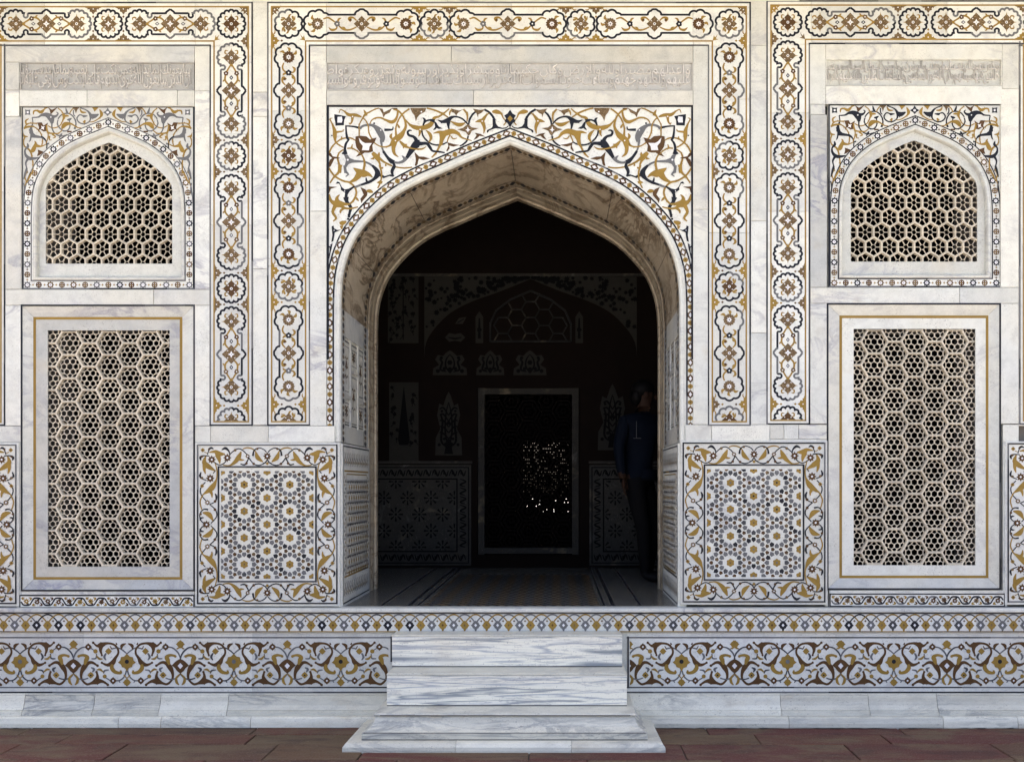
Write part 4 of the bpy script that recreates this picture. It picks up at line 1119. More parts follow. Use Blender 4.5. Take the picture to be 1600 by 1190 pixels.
# lower lattice: flat-topped hexagons with six little rings round a star
RL = 21.1; rings = []; st_l = []
for k in range(6):
    a = k * math.pi / 3; cx_, cy_ = 9.35 * math.cos(a), 9.35 * math.sin(a)
    rings.append((cx_, cy_, 5.45, 4.45, math.pi / 6, 6))
    for q in (-1, 1):
        b0 = a + q * math.radians(30); xs, ys = cx_ + 4.9 * math.cos(b0), cy_ + 4.9 * math.sin(b0)
        ang = a + q * math.radians(60); nrm = a + q * math.radians(30)
        # run until the hexagon side whose normal is at nrm
        apo = RL * .866 - 1.2; t = (apo - (xs * math.cos(nrm) + ys * math.sin(nrm))) / max(.2, math.cos(ang - nrm)); t = min(t, 8)
        st_l.append((xs, ys, xs + t * math.cos(ang), ys + t * math.sin(ang), 1.15))
        ang2 = a - q * math.radians(0)
    for q in (-1, 1):
        b0 = a + q * math.radians(30); xs, ys = cx_ + 4.9 * math.cos(b0), cy_ + 4.9 * math.sin(b0)
        apo = RL * .866 - 1.2; nrm = a + q * math.radians(30); t = (apo - (xs * math.cos(nrm) + ys * math.sin(nrm))) / math.cos(a - nrm)
        st_l.append((xs, ys, xs + min(t, 7) * math.cos(a - q * .0), ys + min(t, 7) * math.sin(a - q * .0), .01))
st_l = [s for s in st_l if s[4] > .1]
CELL_L = cell_mesh("lattice_cell", RL, 0.0, 1.9, 1.0, rings, st_l, .046, .035, .058, .013)

def arched_window(dx, dy, label, seed, stemc, cxs):
    th = thing("arched_window", label, "window", P(169.3 + dx, 452 + dy, 0), "arched lattice windows")
    path = [(x + dx, y + dy) for x, y in SIDE]; openp = [(x + dx + cxs, y + dy) for x, y in OPEN]
    x0, x1, y0 = 33 + dx, 304.5 + dx, 166 + dy
    rim(th, x0, y0, x1, 452 + dy)
    # spandrel slab
    V, Fc = [], []; o0 = P(169 + dx, 200 + dy, .015)
    for x, y in [(x0, path[0][1])] + path + [(x1, path[-1][1])]:
        for yy in (y0 - 1, y): V.append(Vector((XP(x), .015, ZP(yy))) - o0)
    for i in range(len(V) // 2 - 1): Fc.append((2 * i, 2 * i + 1, 2 * i + 3, 2 * i + 2))
    spd = put("spandrel_slab", mesh("spandrel_slab", V, Fc, ['field']), th, o0)
    A = Art(); trace(A, 10.667, 25, 160, ZS.replace('\n* ', '\n%s ' % stemc).replace('* ', '%s ' % stemc, 1) if ZS.lstrip().startswith('*') else ZS)
    # foot of the scrolls beside the arch shoulders
    A.tag = 'stem'
    A.stroke([(43, 268, 1.6), (39, 276, 2.2), (41, 284, 1.4), (38, 292, 1.0)], None, 'O'); A.stroke([(42, 262, 2), (40, 270, 3), (37.5, 280, 1.4)], None, stemc)
    A.stroke([(51, 268, 1.4), (46, 277, 2.6), (42, 286, 1.0)], None, 'O'); A.stroke([(37, 286, 1.6), (38.6, 296, 1.4), (36.6, 306, .8)], None, stemc); A.tag = None
    A.clip(36.3, 168, 168.3, 320)
    fill_gaps(A, 37, 169, 166, lambda x, y: y > 172 and x > 39 and y < min([b for a, b in SIDE if abs(a - x) < 8 and a < 170] or [0]) - 5, 5.2, 'OOO' + stemc, 500)
    B = Art().add(A).add(A, a=-1, e=2 * 168.3)
    lines(B, [(34.5, 452), (34.5, 167), (303.2, 167), (303.2, 452)], 2.6, 'KKKD')
    B.put_split("inlaid_fillet", spd, dx, dy, .015)
    # star band: arch part and sill part
    loop = list(path)
    loft("star_band", th, loop, [(0, .0145), (-14.2, .0145)], 'field')
    slab(th, 35.5 + dx, 438.4 + dy, 303.2 + dx, 452 + dy, .0143, .04, 'field', 'star_band', .0003, 0)
    inner = offset(loop, -14.2); inner[0] = (inner[0][0], 438.4 + dy); inner[-1] = (inner[-1][0], 438.4 + dy)
    loft("moulding", th, inner, [(0, .0145), (-1.2, .0145), (-2.0, .006), (-4.6, .004), (-6.0, .010), (-6.6, .022), (-7.0, .045)], 'marble', True)
    A = Art()
    for d in (.9, -13.4):
        pt = offset(path, -abs(d) if d < 0 else -.9)
        if d < 0: pt[0] = (pt[0][0], 438.8 + dy); pt[-1] = (pt[-1][0], 438.8 + dy)
        for i in range(len(pt) - 1): lines(A, [pt[i], pt[i + 1]], 1.5, stemc * 3 + 'K', lo=300, hi=400)
    lines(A, [(49.5 + dx, 438.6 + dy), (289 + dx, 438.6 + dy)], 1.8, 'KG'); lines(A, [(35.5 + dx, 451 + dy), (303 + dx, 451 + dy)], 2.0, 'KG')
    A.put_split("inlaid_fillet", th, 0, 0, .0145)
    def star_at(i, x, y, a):
        if i % 2 == 0: put("star_inlay", GEARM[R.choice(stemc + stemc + 'K' + 'B')], th, P(x, y, .0145))
        else: put("round_inlay", R.choice((ROS, ROS, ROS2)), th, P(x, y, .0145))
    mid = offset(path, -7.2); mid[0] = (mid[0][0], 445 + dy); mid[-1] = (mid[-1][0], 445 + dy)
    tot = plen(mid); n = int(round(tot / 16.2 / 4)) * 4; st = tot / n
    for i, (x, y, a) in enumerate(along(mid, st, 0.0)): star_at(i, x, y, a)
    for x, y, a in along(mid, st, st / 2): put("small_cross", R.choice((CRS, CRS2)), th, P(x, y, .0145))
    bw = mid[-1][0] - mid[0][0]; nb = 14
    for i in range(1, nb): star_at(i, mid[0][0] + bw * i / nb, 445 + dy, 0)
    for i in range(nb): put("small_cross", CRS, th, P(mid[0][0] + bw * (i + .5) / nb, 445 + dy, .0145))
    # sunk tympanum with the pierced opening
    fr = offset(inner, -7.0, True)
    tym = ring("tympanum_slab", th, offset(fr, 6.0, True), openp, .045, 'marble', .008)
    for r in range(-1, 11):
        yy = 249.4 + (r - 1) * 23.2; odd = (r % 2 == 0)
        for c in range(-5, 6):
            xx = 171.3 + 25.5 * c + (0 if odd else 12.75)
            if 58 < xx < 285 and yy > 224 - 14 and yy < 426 and (abs(xx - 171) < 30 + max(0, (yy - 212)) * 1.9 + 14 or yy > 300):
                q_ = P(xx + dx + cxs, yy + dy, .05); q_.y = 0; put("lattice_cell", CELL_U, tym, q_)
    return th
arched_window(0, 0, "left arched lattice window with grey vine spandrel", 1, 'G', 0)
arched_window(1260.7, -3.2, "right arched lattice window with darker black vine spandrel", 2, 'K', -2.8)

# ================================================================== lower lattice windows
def lattice_window(dx, dy, label):
    th = thing("lattice_window", label, "window", P(169 + dx, 921 + dy, 0), "tall lattice windows")
    o = [(35, 478), (302.5, 478), (302.5, 921), (35, 921)]; i_ = [(52.5, 495.5), (284.5, 495.5), (284.5, 904.5), (52.5, 904.5)]
    o = [(x + dx, y + dy) for x, y in o]; i_ = [(x + dx, y + dy) for x, y in i_]
    for k in range(4):
        j = (k + 1) % 4
        pts = [Vector((XP(o[k][0]), .002, ZP(o[k][1]))), Vector((XP(o[j][0]), .002, ZP(o[j][1]))), P(i_[j][0], i_[j][1], .034), P(i_[k][0], i_[k][1], .034)]
        # open the mitre a hair
        c = sum(pts, Vector()) / 4; pts = [p + (c - p).normalized() * .0012 for p in pts]; b = [p + Vector((0, .05, 0)) for p in pts]
        put("bevelled_rail", mesh("bevelled_rail", [p - c for p in pts + b], [(0, 1, 2, 3), (0, 4, 5, 1), (1, 5, 6, 2), (2, 6, 7, 3), (3, 7, 4, 0)], ['marble'] if k != 2 else ['grey_marble']), th, c)
    A = Art(); lines(A, rectpts(33.8 + dx, 477 + dy, 303.4 + dx, 922 + dy), 2.5, 'KKKKD', True); A.put_split("inlaid_fillet", th, 0, 0, .0)
    A = Art(); lines(A, rectpts(54.2 + dx, 497.2 + dy, 283 + dx, 903 + dy), 3.7, 'O', True); A.put_split("ochre_fillet", th, 0, 0, .034)
    hole = rectpts(74.5 + dx, 516 + dy, 265 + dx, 885 + dy)
    fr = ring("screen_slab", th, [(x + dx, y + dy) for x, y in rectpts(47, 490, 290, 910)], hole, .0345, 'grey_marble' if dx < 10 else 'marble', .012)
    for c in range(-3, 4):
        for r in range(-1, 11):
            yy = 535.7 + 36.6 * r + (18.3 if c % 2 else 0)
            if 500 < yy < 904: q_ = P(170.6 + 31.45 * c + dx, yy + dy, .046); q_.y = 0; put("lattice_cell", CELL_L, fr, q_)
    return th
lattice_window(0, 0, "left tall hexagon lattice window with greyer marble frame")
lattice_window(1259.3, -2.3, "right tall hexagon lattice window with white marble frame")

# ================================================================== dado panels
def dado_border_quarter():
    A = Art()
    T = """
O flower l 130,130,30
R flower d 130,130,9
O stem 150,155,8 200,175,8
K stem 190,190,9 205,140,10 215,118,12
K leaf 205,120,18 240,102,20 268,118,8
R flower d 210,122,15
O leaf 212,160,10 290,150,34 330,178,56 415,182,10
O leaf 318,190,54 340,250,34 348,302,10
K stem 275,285,10 340,320,11 400,300,11 440,250,10
R flower f 245,252,56
W flower d 245,252,13
K stem 470,190,10 540,130,11 600,113,11 660,150,11 705,200,10
K leaf 372,128,8 420,106,26 462,140,16 475,180,10
R flower f 445,228,56
W flower d 445,228,13
B flower d 545,132,19
O leaf 388,320,10 470,328,14 540,285,36 590,220,46 622,148,10
O leaf 580,235,34 620,255,22 660,256,8
O stem 640,118,10 700,100,13 780,122,13 832,190,9
K stem 720,230,11 695,280,13 665,318,16 612,308,10
K stem 720,228,11 780,305,11 850,325,11 915,303,9
R flower d 690,300,17 782,306,18
B flower f 705,208,34
W flower d 705,208,10
O leaf 808,150,10 832,225,44 900,282,10
K leaf 772,205,20 788,135,14 850,103,11 915,125,10 945,160,10
R flower d 828,114,16
K stem 956,250,10 930,290,12 900,300,10
O flower l 956,302,22
O leaf 170,208,10 148,285,44 200,340,50 295,398,10
O leaf 150,320,36 150,380,28 166,435,8
K leaf 108,262,10 100,225,24 140,203,13 215,205,10
R flower d 118,214,16
K stem 180,520,10 115,492,12 95,460,20 110,412,10
R flower f 225,492,58
W flower d 225,492,13
B flower d 122,487,18
K stem 165,540,10 122,588,10 100,640,11 115,710,11 185,795,10
O flower l 122,590,28
R flower d 122,590,10
K stem 262,430,9 290,395,10
O stem 290,300,10 312,400,12 303,510,16 245,615,56 138,695,12
O leaf 215,640,40 245,690,24 248,738,8
O leaf 140,690,12 95,790,13 122,905,10
B flower f 190,802,38
W flower d 190,802,11
K leaf 220,825,10 290,790,11 305,730,20 288,688,10
R flower d 288,786,19
K stem 220,825,10 292,895,11 308,980,11 235,1068,10
R flower d 286,892,19
K leaf 200,893,18 140,890,12 95,950,11 105,1030,11 155,1075,10
R flower d 102,950,17
O leaf 128,930,10 210,955,50 262,1035,10
K leaf 95,1030,10 110,1000,18 145,995,8
"""
    trace(A, 8.208, 300, 685, T, 1.15, False); return A
DQ = dado_border_quarter()
KITE = [(0, -4.3), (3.7, -.7), (2.7, 3.5), (-2.7, 3.5), (-3.7, -.7)]
def place_pts(pts, x, y, a): return [(x + px * math.cos(a) - py * math.sin(a), y + px * math.sin(a) + py * math.cos(a)) for px, py in pts]
def dado(x0, y0, x1, y1, label, group):
    """outer slab rectangle in pixels"""
    th = thing("dado_panel", label, "panel", P((x0 + x1) / 2, y1, -.01), group)
    yf = -.010
    W_, H_ = x1 - x0, y1 - y0; kx, ky = (W_ - 10) / 216.0, (H_ - 10) / 246.0
    bs = slab(th, x0, y0, x1, y1, yf, .07, 'field', 'dado_slab', .004, .0005)
    cx, cy = (x0 + x1) / 2 , (y0 + y1) / 2
    B = Art()
    for sx in (1, -1):
        for sy in (1, -1): B.add(DQ, a=sx * kx, d=sy * ky, e=cx - sx * kx * 416.5, f=cy - sy * ky * 817.0)
    for a in (0, math.pi):  # star flowers on the axes
        for (fx, fy) in ((cx, cy - 106.5 * ky), (cx, cy + 106.5 * ky), (cx - 94.5 * kx, cy), (cx + 94.5 * kx, cy)):
            if a == 0: B.tag = 'flower'; B.star((fx, fy), 6.6, 8, 'R', .62); B.disc((fx, fy), 1.6, 'W', 7); B.tag = None
    lines(B, rectpts(x0 + 4.5, y0 + 4, x1 - 4.5, y1 - 5), 2.0, 'KKG', True)
    ix0, ix1, iy0, iy1 = cx - 76 * kx, cx + 76 * kx, cy - 90 * ky, cy + 89 * ky
    lines(B, rectpts(ix0, iy0, ix1, iy1), 2.2, 'KKD', True)
    B.put_split("inlaid_fillet", bs, 0, 0, yf)
    # star field
    fx0, fx1, fy0, fy1 = ix0 + 4, ix1 - 4, iy0 + 6.5, iy1 - 4.5
    fs = slab(th, ix0 + 1.6, iy0 + 1.6, ix1 - 1.6, iy1 - 1.6, yf - .001, .01, 'marble', 'star_field', .0003, 0)
    cw, chh = 35.55 * kx, 20.75 * ky
    for i in range(-3, 4):
        for j in range(-6, 7):
            if (i + j) % 2: continue
            # rosettes where i + j even on the half-height lattice
            x, y = cx - .5 + i * cw, cy + j * chh
            if not (fx0 - 22 < x < fx1 + 22 and fy0 - 22 < y < fy1 + 22): continue
            A = Art(); 
            A.petal((x, y), 6.5, 6, 'O', .22, math.pi / 6, 4); A.disc((x, y), 1.7, R.choice('KGGB'), 6)
            A.clip(fx0, fy0, fx1, fy1)
            if A.p: Art().add(A, e=-x, f=-y).put("gold_rosette", fs, x, y, yf - .001)
            A = Art()
            for k in range(12):
                a = k * math.pi / 6; rr = 15.6 if k % 2 == 0 else 15.4
                # k even: towards triangle centres; odd: towards the neighbouring rosettes
                pts = place_pts(KITE, x + rr * math.cos(a), y + rr * math.sin(a), a + (math.pi / 2 if k % 2 == 0 else -math.pi / 2) + 0)
                A.poly(pts, R.choice('GGGGGGGDDK'))
            A.clip(fx0, fy0, fx1, fy1)
            if A.p: Art().add(A, e=-x, f=-y).put("kite_ring", fs, x, y, yf - .001)
            A = Art()
            for s in (1, -1):
                tx, ty = x + s * cw * 2 / 3, y
                for k in range(3):
                    a = (math.pi if s < 0 else 0) + k * math.tau / 3
                    A.poly(place_pts([(0, -3.0), (3.1, -.2), (2.2, 3.1), (-2.2, 3.1), (-3.1, -.2)], tx + 6.3 * math.cos(a), ty + 6.3 * math.sin(a), a + math.pi / 2), R.choice('RRRB'))
            A.clip(fx0, fy0, fx1, fy1)
            if A.p: Art().add(A, e=-x, f=-y).put("brown_kite", fs, x, y, yf - .001)
    return th
dado(304.5, 691, 531, 947, "star patterned dado panel left of the doorway", "inlaid dado panels")
dado(1063, 688, 1293, 944.5, "star patterned dado panel right of the doorway", "inlaid dado panels")
dado(-200, 691, 29.5, 947, "dado panel cut off by the left edge of the photo", "inlaid dado panels")
dado(1570.5, 689, 1800, 944.5, "dado panel cut off by the right edge of the photo", "inlaid dado panels")

# ================================================================== narrow scroll friezes under the tall windows
def scroll_frieze(x0, y0, x1, y1, label):
    th = thing("scroll_frieze", label, "frieze", P((x0 + x1) / 2, y1, 0), "scroll friezes under the tall windows")
    bs = slab(th, x0, y0, x1, y1, -.001, .06, 'field', 'frieze_slab', .001)
    yc = (y0 + y1) / 2 + .5; n = 16; st = (x1 - x0 - 6) / n
    for i in range(n):
        A = Art(); s = 1 if (i // 1) % 2 == 0 else -1; h = 5.6
        A.stroke([(-st * .5, 0), (-st * .3, s * h * .85), (0, s * h), (st * .3, s * h * .85), (st * .5, 0)], [2.0, 2.3, 2.3, 2.1, 1.8], R.choice('KKKG'))
        A.stroke([(st * .2, s * h), (st * .05, s * 1), (-st * .2, s * -2.0)], [1.6, 3.0, .8], 'K')
        A.star((0, -s * .6), 5.3, 8, R.choice('ORRB'), .55); A.disc((0, -s * .6), 1.1, R.choice('WK'), 5)
        A.stroke([(-st * .25, -s * 3), (-st * .4, -s * 5.4), (-st * .15, -s * 6.2)], [1.4, 2.8, .8], 'O')
        A.stroke([(st * .3, -s * 2), (st * .45, -s * 5), (st * .2, -s * 6.4)], [1.2, 2.6, .8], R.choice('OR'))
        A.put("scroll_inlay", bs, x0 + 3 + st * (i + .5), yc, -.001)
    A = Art(); lines(A, rectpts(x0 + 1, y0 + 1, x1 - 1, y1 - .5), 1.8, 'KKG', True); A.put_split("inlaid_fillet", bs, 0, 0, -.001)
scroll_frieze(30, 928.8, 304, 949, "thin scroll frieze under the left tall lattice window")
scroll_frieze(1296, 926.5, 1570.5, 947, "thin scroll frieze under the right tall lattice window")

# ================================================================== plinth
pl = thing("plinth", "white marble plinth with lozenge frieze and scrolling gold band", "plinth", (0, -.1, 0))
def zrow(py, y): return ZC + (CY - py) * F(y)
def extrude(name, parent, xa, xb, prof, mat):
    """prof: [(y, z)] from top back to bottom"""
    c = Vector(((xa + xb) / 2, prof[0][0], prof[-1][1])); V = []; n = len(prof)
    for x in (xa, xb): V += [Vector((x, a, b)) - c for a, b in prof]
    Fc = [(i, n + i, n + i + 1, i + 1) for i in range(n - 1)] + [tuple(range(n)), tuple(range(2 * n - 1, n - 1, -1))]
    return put(name, mesh(name, V, Fc, [mat]), parent, c)
YF, YA = -.055, -.035
zl0 = zrow(950.5, YF - .012); zl1 = zrow(956.5, YF - .012)
lx = [XP(v) for v in (-250, 130, 340, 560, 852, 1066, 1330, 1520, 1900)]
for a, b in zip(lx, lx[1:]):
    extrude("ledge_stone", pl, a + .0006, b - .0006, [(.06, zl0 + .003), (YF - .006, zl0 + .002), (YF - .012, zl0 - .004), (YF - .013, zl1 + .006), (YF - .008, zl1), (.06, zl1)], 'marble')
z1 = zrow(957, YF); z2 = zrow(985.5, YF)
fx_ = [XP(v) for v in (-250, 90, 318, 618, 972, 1057, 1232, 1520, 1900)]
frz = []
for a, b in zip(fx_, fx_[1:]):
    frz.append(extrude("lozenge_frieze_slab", pl, a + .0005, b - .0005, [(.06, z1), (YF, z1), (YF, z2), (YF + .004, z2 - .008), (YA - .004, z2 - .014), (.06, z2 - .014)], 'field'))
def frieze_parent(px):
    X = XC + (px - CX) * F(YF)
    for o, a, b in zip(frz, fx_, fx_[1:]):
        if a <= X < b: return o
    return frz[0]
def loz_unit(c):
    A = Art(); s = 17.15
    A.stroke([(0, -3), (6, -10.5), (12, -15.3), (17.15, -16.6), (22.3, -15.3), (28.3, -10.5), (34.3, -3)], 1.9, c if c != 'K' else R.choice('KG'))
    A.poly([(0, -7.4), (2.6, -5), (4.5, -4.4), (5, -2.4), (7.6, .4), (5.2, 2.6), (4.6, 4.6), (2.4, 5.4), (.7, 9.6), (-.7, 9.6), (-2.4, 5.4), (-4.6, 4.6), (-5.2, 2.6), (-7.6, .4), (-5, -2.4), (-4.5, -4.4), (-2.6, -5)], c)
    if c == 'O': A.dia((0, 0), 1.7, 2.3, R.choice('RKGB'))
    else: A.dia((0, 0), 2.2, 2.6, 'W')
    A.star((8.6, -6.6), 2.2, 4, R.choice('RRB'), .5)
    return A
LZ = {c: [loz_unit(c).mesh("lozenge_inlay", F(YF)) for _ in range(3)] for c in 'OGKD'}
i = 0; x = -28.5
while x < 1640:
    c = 'O' if i % 2 == 0 else R.choice('GGGGDK' if x > 250 else 'GGGGK')
    if not (1365 < x < 1372): put("lozenge_inlay", R.choice(LZ[c]), frieze_parent(x), P(x, 976.2, YF))
    i += 1; x += 17.15
A = Art(); lines(A, [(-120, 957.9), (1720, 957.9)], 1.2, 'KDG'); lines(A, [(-120, 986.0), (1720, 986.0)], 1.3, 'OBR'); A.put_split("inlaid_fillet", pl, 0, 0, YF)
# arabesque band
za, zb = z2 - .013, zrow(1083, YA)
HU = """
O goldflower p 240,270 275,305 310,310 320,350 347,375 310,400 300,430 265,440 240,482 215,440 180,430 170,400 133,375 160,350 170,310 205,305
G goldflower d 240,365,26
G stem 240,272,12 290,230,15 350,200,14 425,215,14
O leaf l 460,242,42
G leaf 488,265,16 510,310,24 488,348,10
R leaf 252,150,9 300,175,34 305,220,9
R stem 640,140,14 600,175,24 550,170,56 480,147,26 400,160,22 350,212,21 345,270,22 380,325,32 410,378,52 470,405,34 530,385,16
R leaf 545,165,56 555,230,30 535,290,14
R leaf d 642,140,16 538,378,15 538,290,13
R leaf 500,150,20 560,140,14
O leaf 410,398,26 420,440,44 380,488,38 312,500,26 318,468,18
G stem 246,470,14 270,540,15 320,585,14 380,592,13
R leaf l 405,592,46
W leaf d 405,592,11
G stem 445,585,12 500,552,12
O leaf d 505,540,25
G stem 520,505,11 505,472,18 455,463,10
O leaf 520,492,9 560,458,24 600,465,8
O leaf l 240,612,50
O stem 200,520,11 240,565,11
O stem 280,520,11 240,565,11
R stem 462,642,18 530,600,30 600,600,62 660,620,28 720,632,24 778,575,22 782,500,32 750,430,54 700,382,36 650,376,28 588,415,16
R leaf 605,595,60 590,540,30 602,488,18
R leaf d 468,640,17 590,412,17 602,488,15
R leaf 580,630,30 600,612,18
O leaf 745,402,20 725,345,46 712,310,40 760,288,28 822,300,22
O leaf d 815,302,17
R brownflower p 880,330 840,350 815,370 778,410 815,440 840,475 880,507 920,475 945,440 982,410 945,370 920,350
W brownflower p 880,380 912,415 880,452 848,415
G stem 878,332,12 850,262,17 790,205,16 735,190,13
R leaf l 700,190,46
W leaf d 700,190,11
G stem 668,205,11 620,238,10
O leaf d 615,242,27
G leaf 602,270,11 610,325,17 662,330,12
O leaf 605,290,9 570,330,24 528,332,9
O leaf l 880,158,50
O stem 838,215,11 882,185,11
O stem 922,215,11 878,185,11
G stem 882,505,12 830,560,14 760,576,14 700,560,13
O leaf l 670,525,42
K leaf d 670,527,11
G leaf 650,490,10 632,455,26 668,435,10
O leaf 872,510,10 828,560,24 832,610,28 860,642,9
G leaf 340,585,14 320,615,9
R leaf 420,215,12 440,180,8
R leaf 360,165,20 370,140,8
"""
AH = Art(); trace(AH, 7.62, 0, 985, HU, 1.0, False)
def half_unit(flip):
    A = Art()
    for pts, m, el, t in AH.p: A.p.append(([((x - 31.5) * (-1 if flip else 1), y - 1034.5) for x, y in pts], m, el, None)); A.e = max(A.e, el)
    return A
# gold and brown flowers are drawn once, scrolls are mirrored pieces
AHS = Art(); AHS.p = [q for q in AH.p if q[3] not in ('goldflower', 'brownflower')]; AHS.e = AH.e
def pick_tag(tag, cx_): 
    A = Art(); A.p = [([(x - cx_, y - 1034.5) for x, y in pts], m, el, None) for pts, m, el, t in AH.p if t == tag]; A.e = AH.e; return A
SCR = [Art().add(AHS, e=-31.5, f=-1034.5), Art().add(AHS, a=-1, e=31.5, f=-1034.5)]
for A in SCR: A.p = [(a, b, c, 'outline' if d == 'stem' else 'leaf_scroll' if d == 'leaf' else d) for a, b, c, d in A.p]
def kit2(A, q_):
    g = {}
    for it in A.p:
        xs = [q[0] for q in it[0]]
        g.setdefault((it[3], it[2]), []).append(it)
    out, tiny = [], []
    for (t, el), its in g.items():
        xs = [q[0] for it in its for q in it[0]]; ys = [q[1] for it in its for q in it[0]]
        big = max(max(xs) - min(xs), max(ys) - min(ys))
        if big < 10.5: tiny += its
        else: out.append((big if t == 'outline' else 0, 'vine_stem' if t == 'outline' else 'leaf', its))
    out.sort(key=lambda q: -q[0]); out = [('vine_scroll', out[0][2])] + [(n_, i_) for _, n_, i_ in out[1:]] + ([('leaf_scroll', tiny)] if tiny else [])
    return [(n_, A.mesh(n_, F(YA), lift=.0010 + .0009 * q_, items=its)) for n_, its in out]
def put_kit(k, th, loc):
    o = put(k[0][0], k[0][1], th, loc)
    for n_, m_ in k[1:]: put(n_, m_, o, loc)
SCM = [[kit2(Art().add(A, swap=sw), q_) for sw in ({}, {'G': 'D'}, {})] for q_, A in enumerate(SCR)]
GF = pick_tag('goldflower', 31.5).mesh("gold_flower", F(YA), lift=.003); BF = pick_tag('brownflower', 115.5).mesh("brown_flower", F(YA), lift=.003)
GF2 = Art().add(pick_tag('goldflower', 31.5), swap={'G': 'K'}).mesh("gold_flower", F(YA), lift=.003)
def band(xa, xb, start, per):
    Xa, Xb = XC + (xa - CX) * F(YA), XC + (xb - CX) * F(YA)
    xs = [Xa, Xa + (Xb - Xa) * .36, Xa + (Xb - Xa) * .71, Xb]; slabs = []
    for a, b in zip(xs, xs[1:]): slabs.append(extrude("scroll_band_slab", pl, a + .0005, b - .0005, [(.06, za), (YA, za), (YA, zb), (.06, zb)], 'field'))
    par = lambda px: slabs[0 if XP(px) < xs[1] else 1 if XP(px) < xs[2] else 2]
    h = per / 2; x = start; k = h / 84.0
    while x < xb + per:
        for dx_, fl in ((0, 0), (0, 1)):
            A0 = SCR[fl]; lo_, hi_ = (x, x + h) if fl == 0 else (x - h, x)
            if hi_ < xa or lo_ > xb: continue
            if lo_ - 8 < xa + 4 or hi_ + 8 > xb - 5:
                A = Art().add(A0, e=x, f=1034.5); A.clip(xa + 4, 990, xb - 5, 1080)
                if A.p: Art().add(A, e=-x, f=-1034.5).put("vine_scroll", par(x), x, 1034.5, YA, .0010 + .0009 * fl)
            else: put_kit(R.choice(SCM[fl]), pl, P(x, 1034.5, YA))
        if xa + 14 < x < xb - 14: put("gold_flower", R.choice((GF, GF2)), par(x), P(x, 1034.5, YA))
        if xa < x + h < xb:
            if x + h < xb - 16 and x + h > xa + 16: put("brown_flower", BF, par(x + h), P(x + h, 1034.5, YA))
            else:
                A = Art().add(pick_tag('brownflower', 115.5), e=x + h, f=1034.5).clip(xa + 4, 990, xb - 4, 1080)
                if A.p: Art().add(A, e=-(x + h), f=-1034.5).put("brown_flower", par(x + h), x + h, 1034.5, YA)
        x += per
    A = Art(); lines(A, [(xa, 995.5), (xb, 995.5)], 1.8, 'GGDK'); lines(A, [(xa, 1073.2), (xb, 1073.2)], 1.8, 'GGDK'); lines(A, [(xa, 1080.8), (xb, 1080.8)], 2.0, 'GDGK')
    if xb < 700: lines(A, [(611.5, 995), (611.5, 1032)], 2.4, 'K')
    if xa > 900: lines(A, [(981.5, 995), (981.5, 1073)], 2.6, 'GD')
    A.put_split("inlaid_fillet", pl, 0, 0, YA)
band(-140, 612, 31.5 - 167, 167); band(980, 1720, 1065 - 166, 165.8)
box(pl, "band_back", XP(612), XP(980), YA + .005, .06, zb, za, 'marble')
# base mouldings: cyma course and toe course, stone by stone
zt = zrow(1083.5, YA - .03)
def base_prof(): 
    z = lambda py, y: ZC + (CY - py) * F(y)
    return [(.06, zt), (-.060, zt), (-.066, zt - .004), (-.066, zt - .016), (-.072, zt - .020), (-.076, zt - .05), (-.084, zt - .075), (-.098, zt - .095), (-.108, zt - .103), (-.108, zt - .112), (-.118, zt - .116), (-.122, z(1117.5, -.122)), (.06, z(1117.5, -.122))]
def toe_prof():
    z = lambda py, y: ZC + (CY - py) * F(y)
    zt_ = base_prof()[-2][1] - .0015
    return [(.06, zt_), (-.142, zt_), (-.156, zt_ - .010), (-.163, zt_ - .028), (-.168, zt_ - .045), (-.170, -.01), (.06, -.01)]
bx = [-150, 47, 155, 257, 362, 640]; 
for a, b in list(zip(bx, bx[1:])) + [(950, 1216), (1216, 1352), (1352, 1458), (1458, 1750)]:
    extrude("base_moulding", pl, XP(a) + .0016, XP(b) - .0016, [(y + R.uniform(-.0015, .0015), z) for y, z in base_prof()], 'step')
for a, b in ((-150, 1), (1, 200), (200, 265), (265, 402), (402, 640), (950, 1225), (1225, 1461), (1461, 1575), (1575, 1750)):
    extrude("toe_moulding", pl, XP(a) + .0016, XP(b) - .0016, [(y + R.uniform(-.002, .002), z) for y, z in toe_prof()], 'step')

# ================================================================== staircase
stc = thing("staircase", "grey banded marble steps leading up to the doorway", "stairs", (XP(792), -.4, 0))
def stair(name, xl, xr, prof, mat, back=.0):
    """prof: [(y front, extra half width, z)] bottom to top; U-shaped plan running back to the plinth"""
    V, Fc = [], []; c = Vector(((xl + xr) / 2, prof[0][0], prof[0][2])); n = 4
    for (y, ew, z) in prof: V += [Vector(p) - c for p in ((xl - ew, back, z), (xl - ew, y, z), (xr + ew, y, z), (xr + ew, back, z))]
    for r in range(len(prof) - 1):
        for i in range(3): Fc.append((r * 4 + i, r * 4 + i + 1, r * 4 + 5 + i, r * 4 + 4 + i))
    t = (len(prof) - 1) * 4; Fc.append((t, t + 1, t + 2, t + 3))
    return put(name, mesh(name, V, Fc, [mat]), stc, c)
X_ = lambda px, y: XC + (px - CX) * F(y)
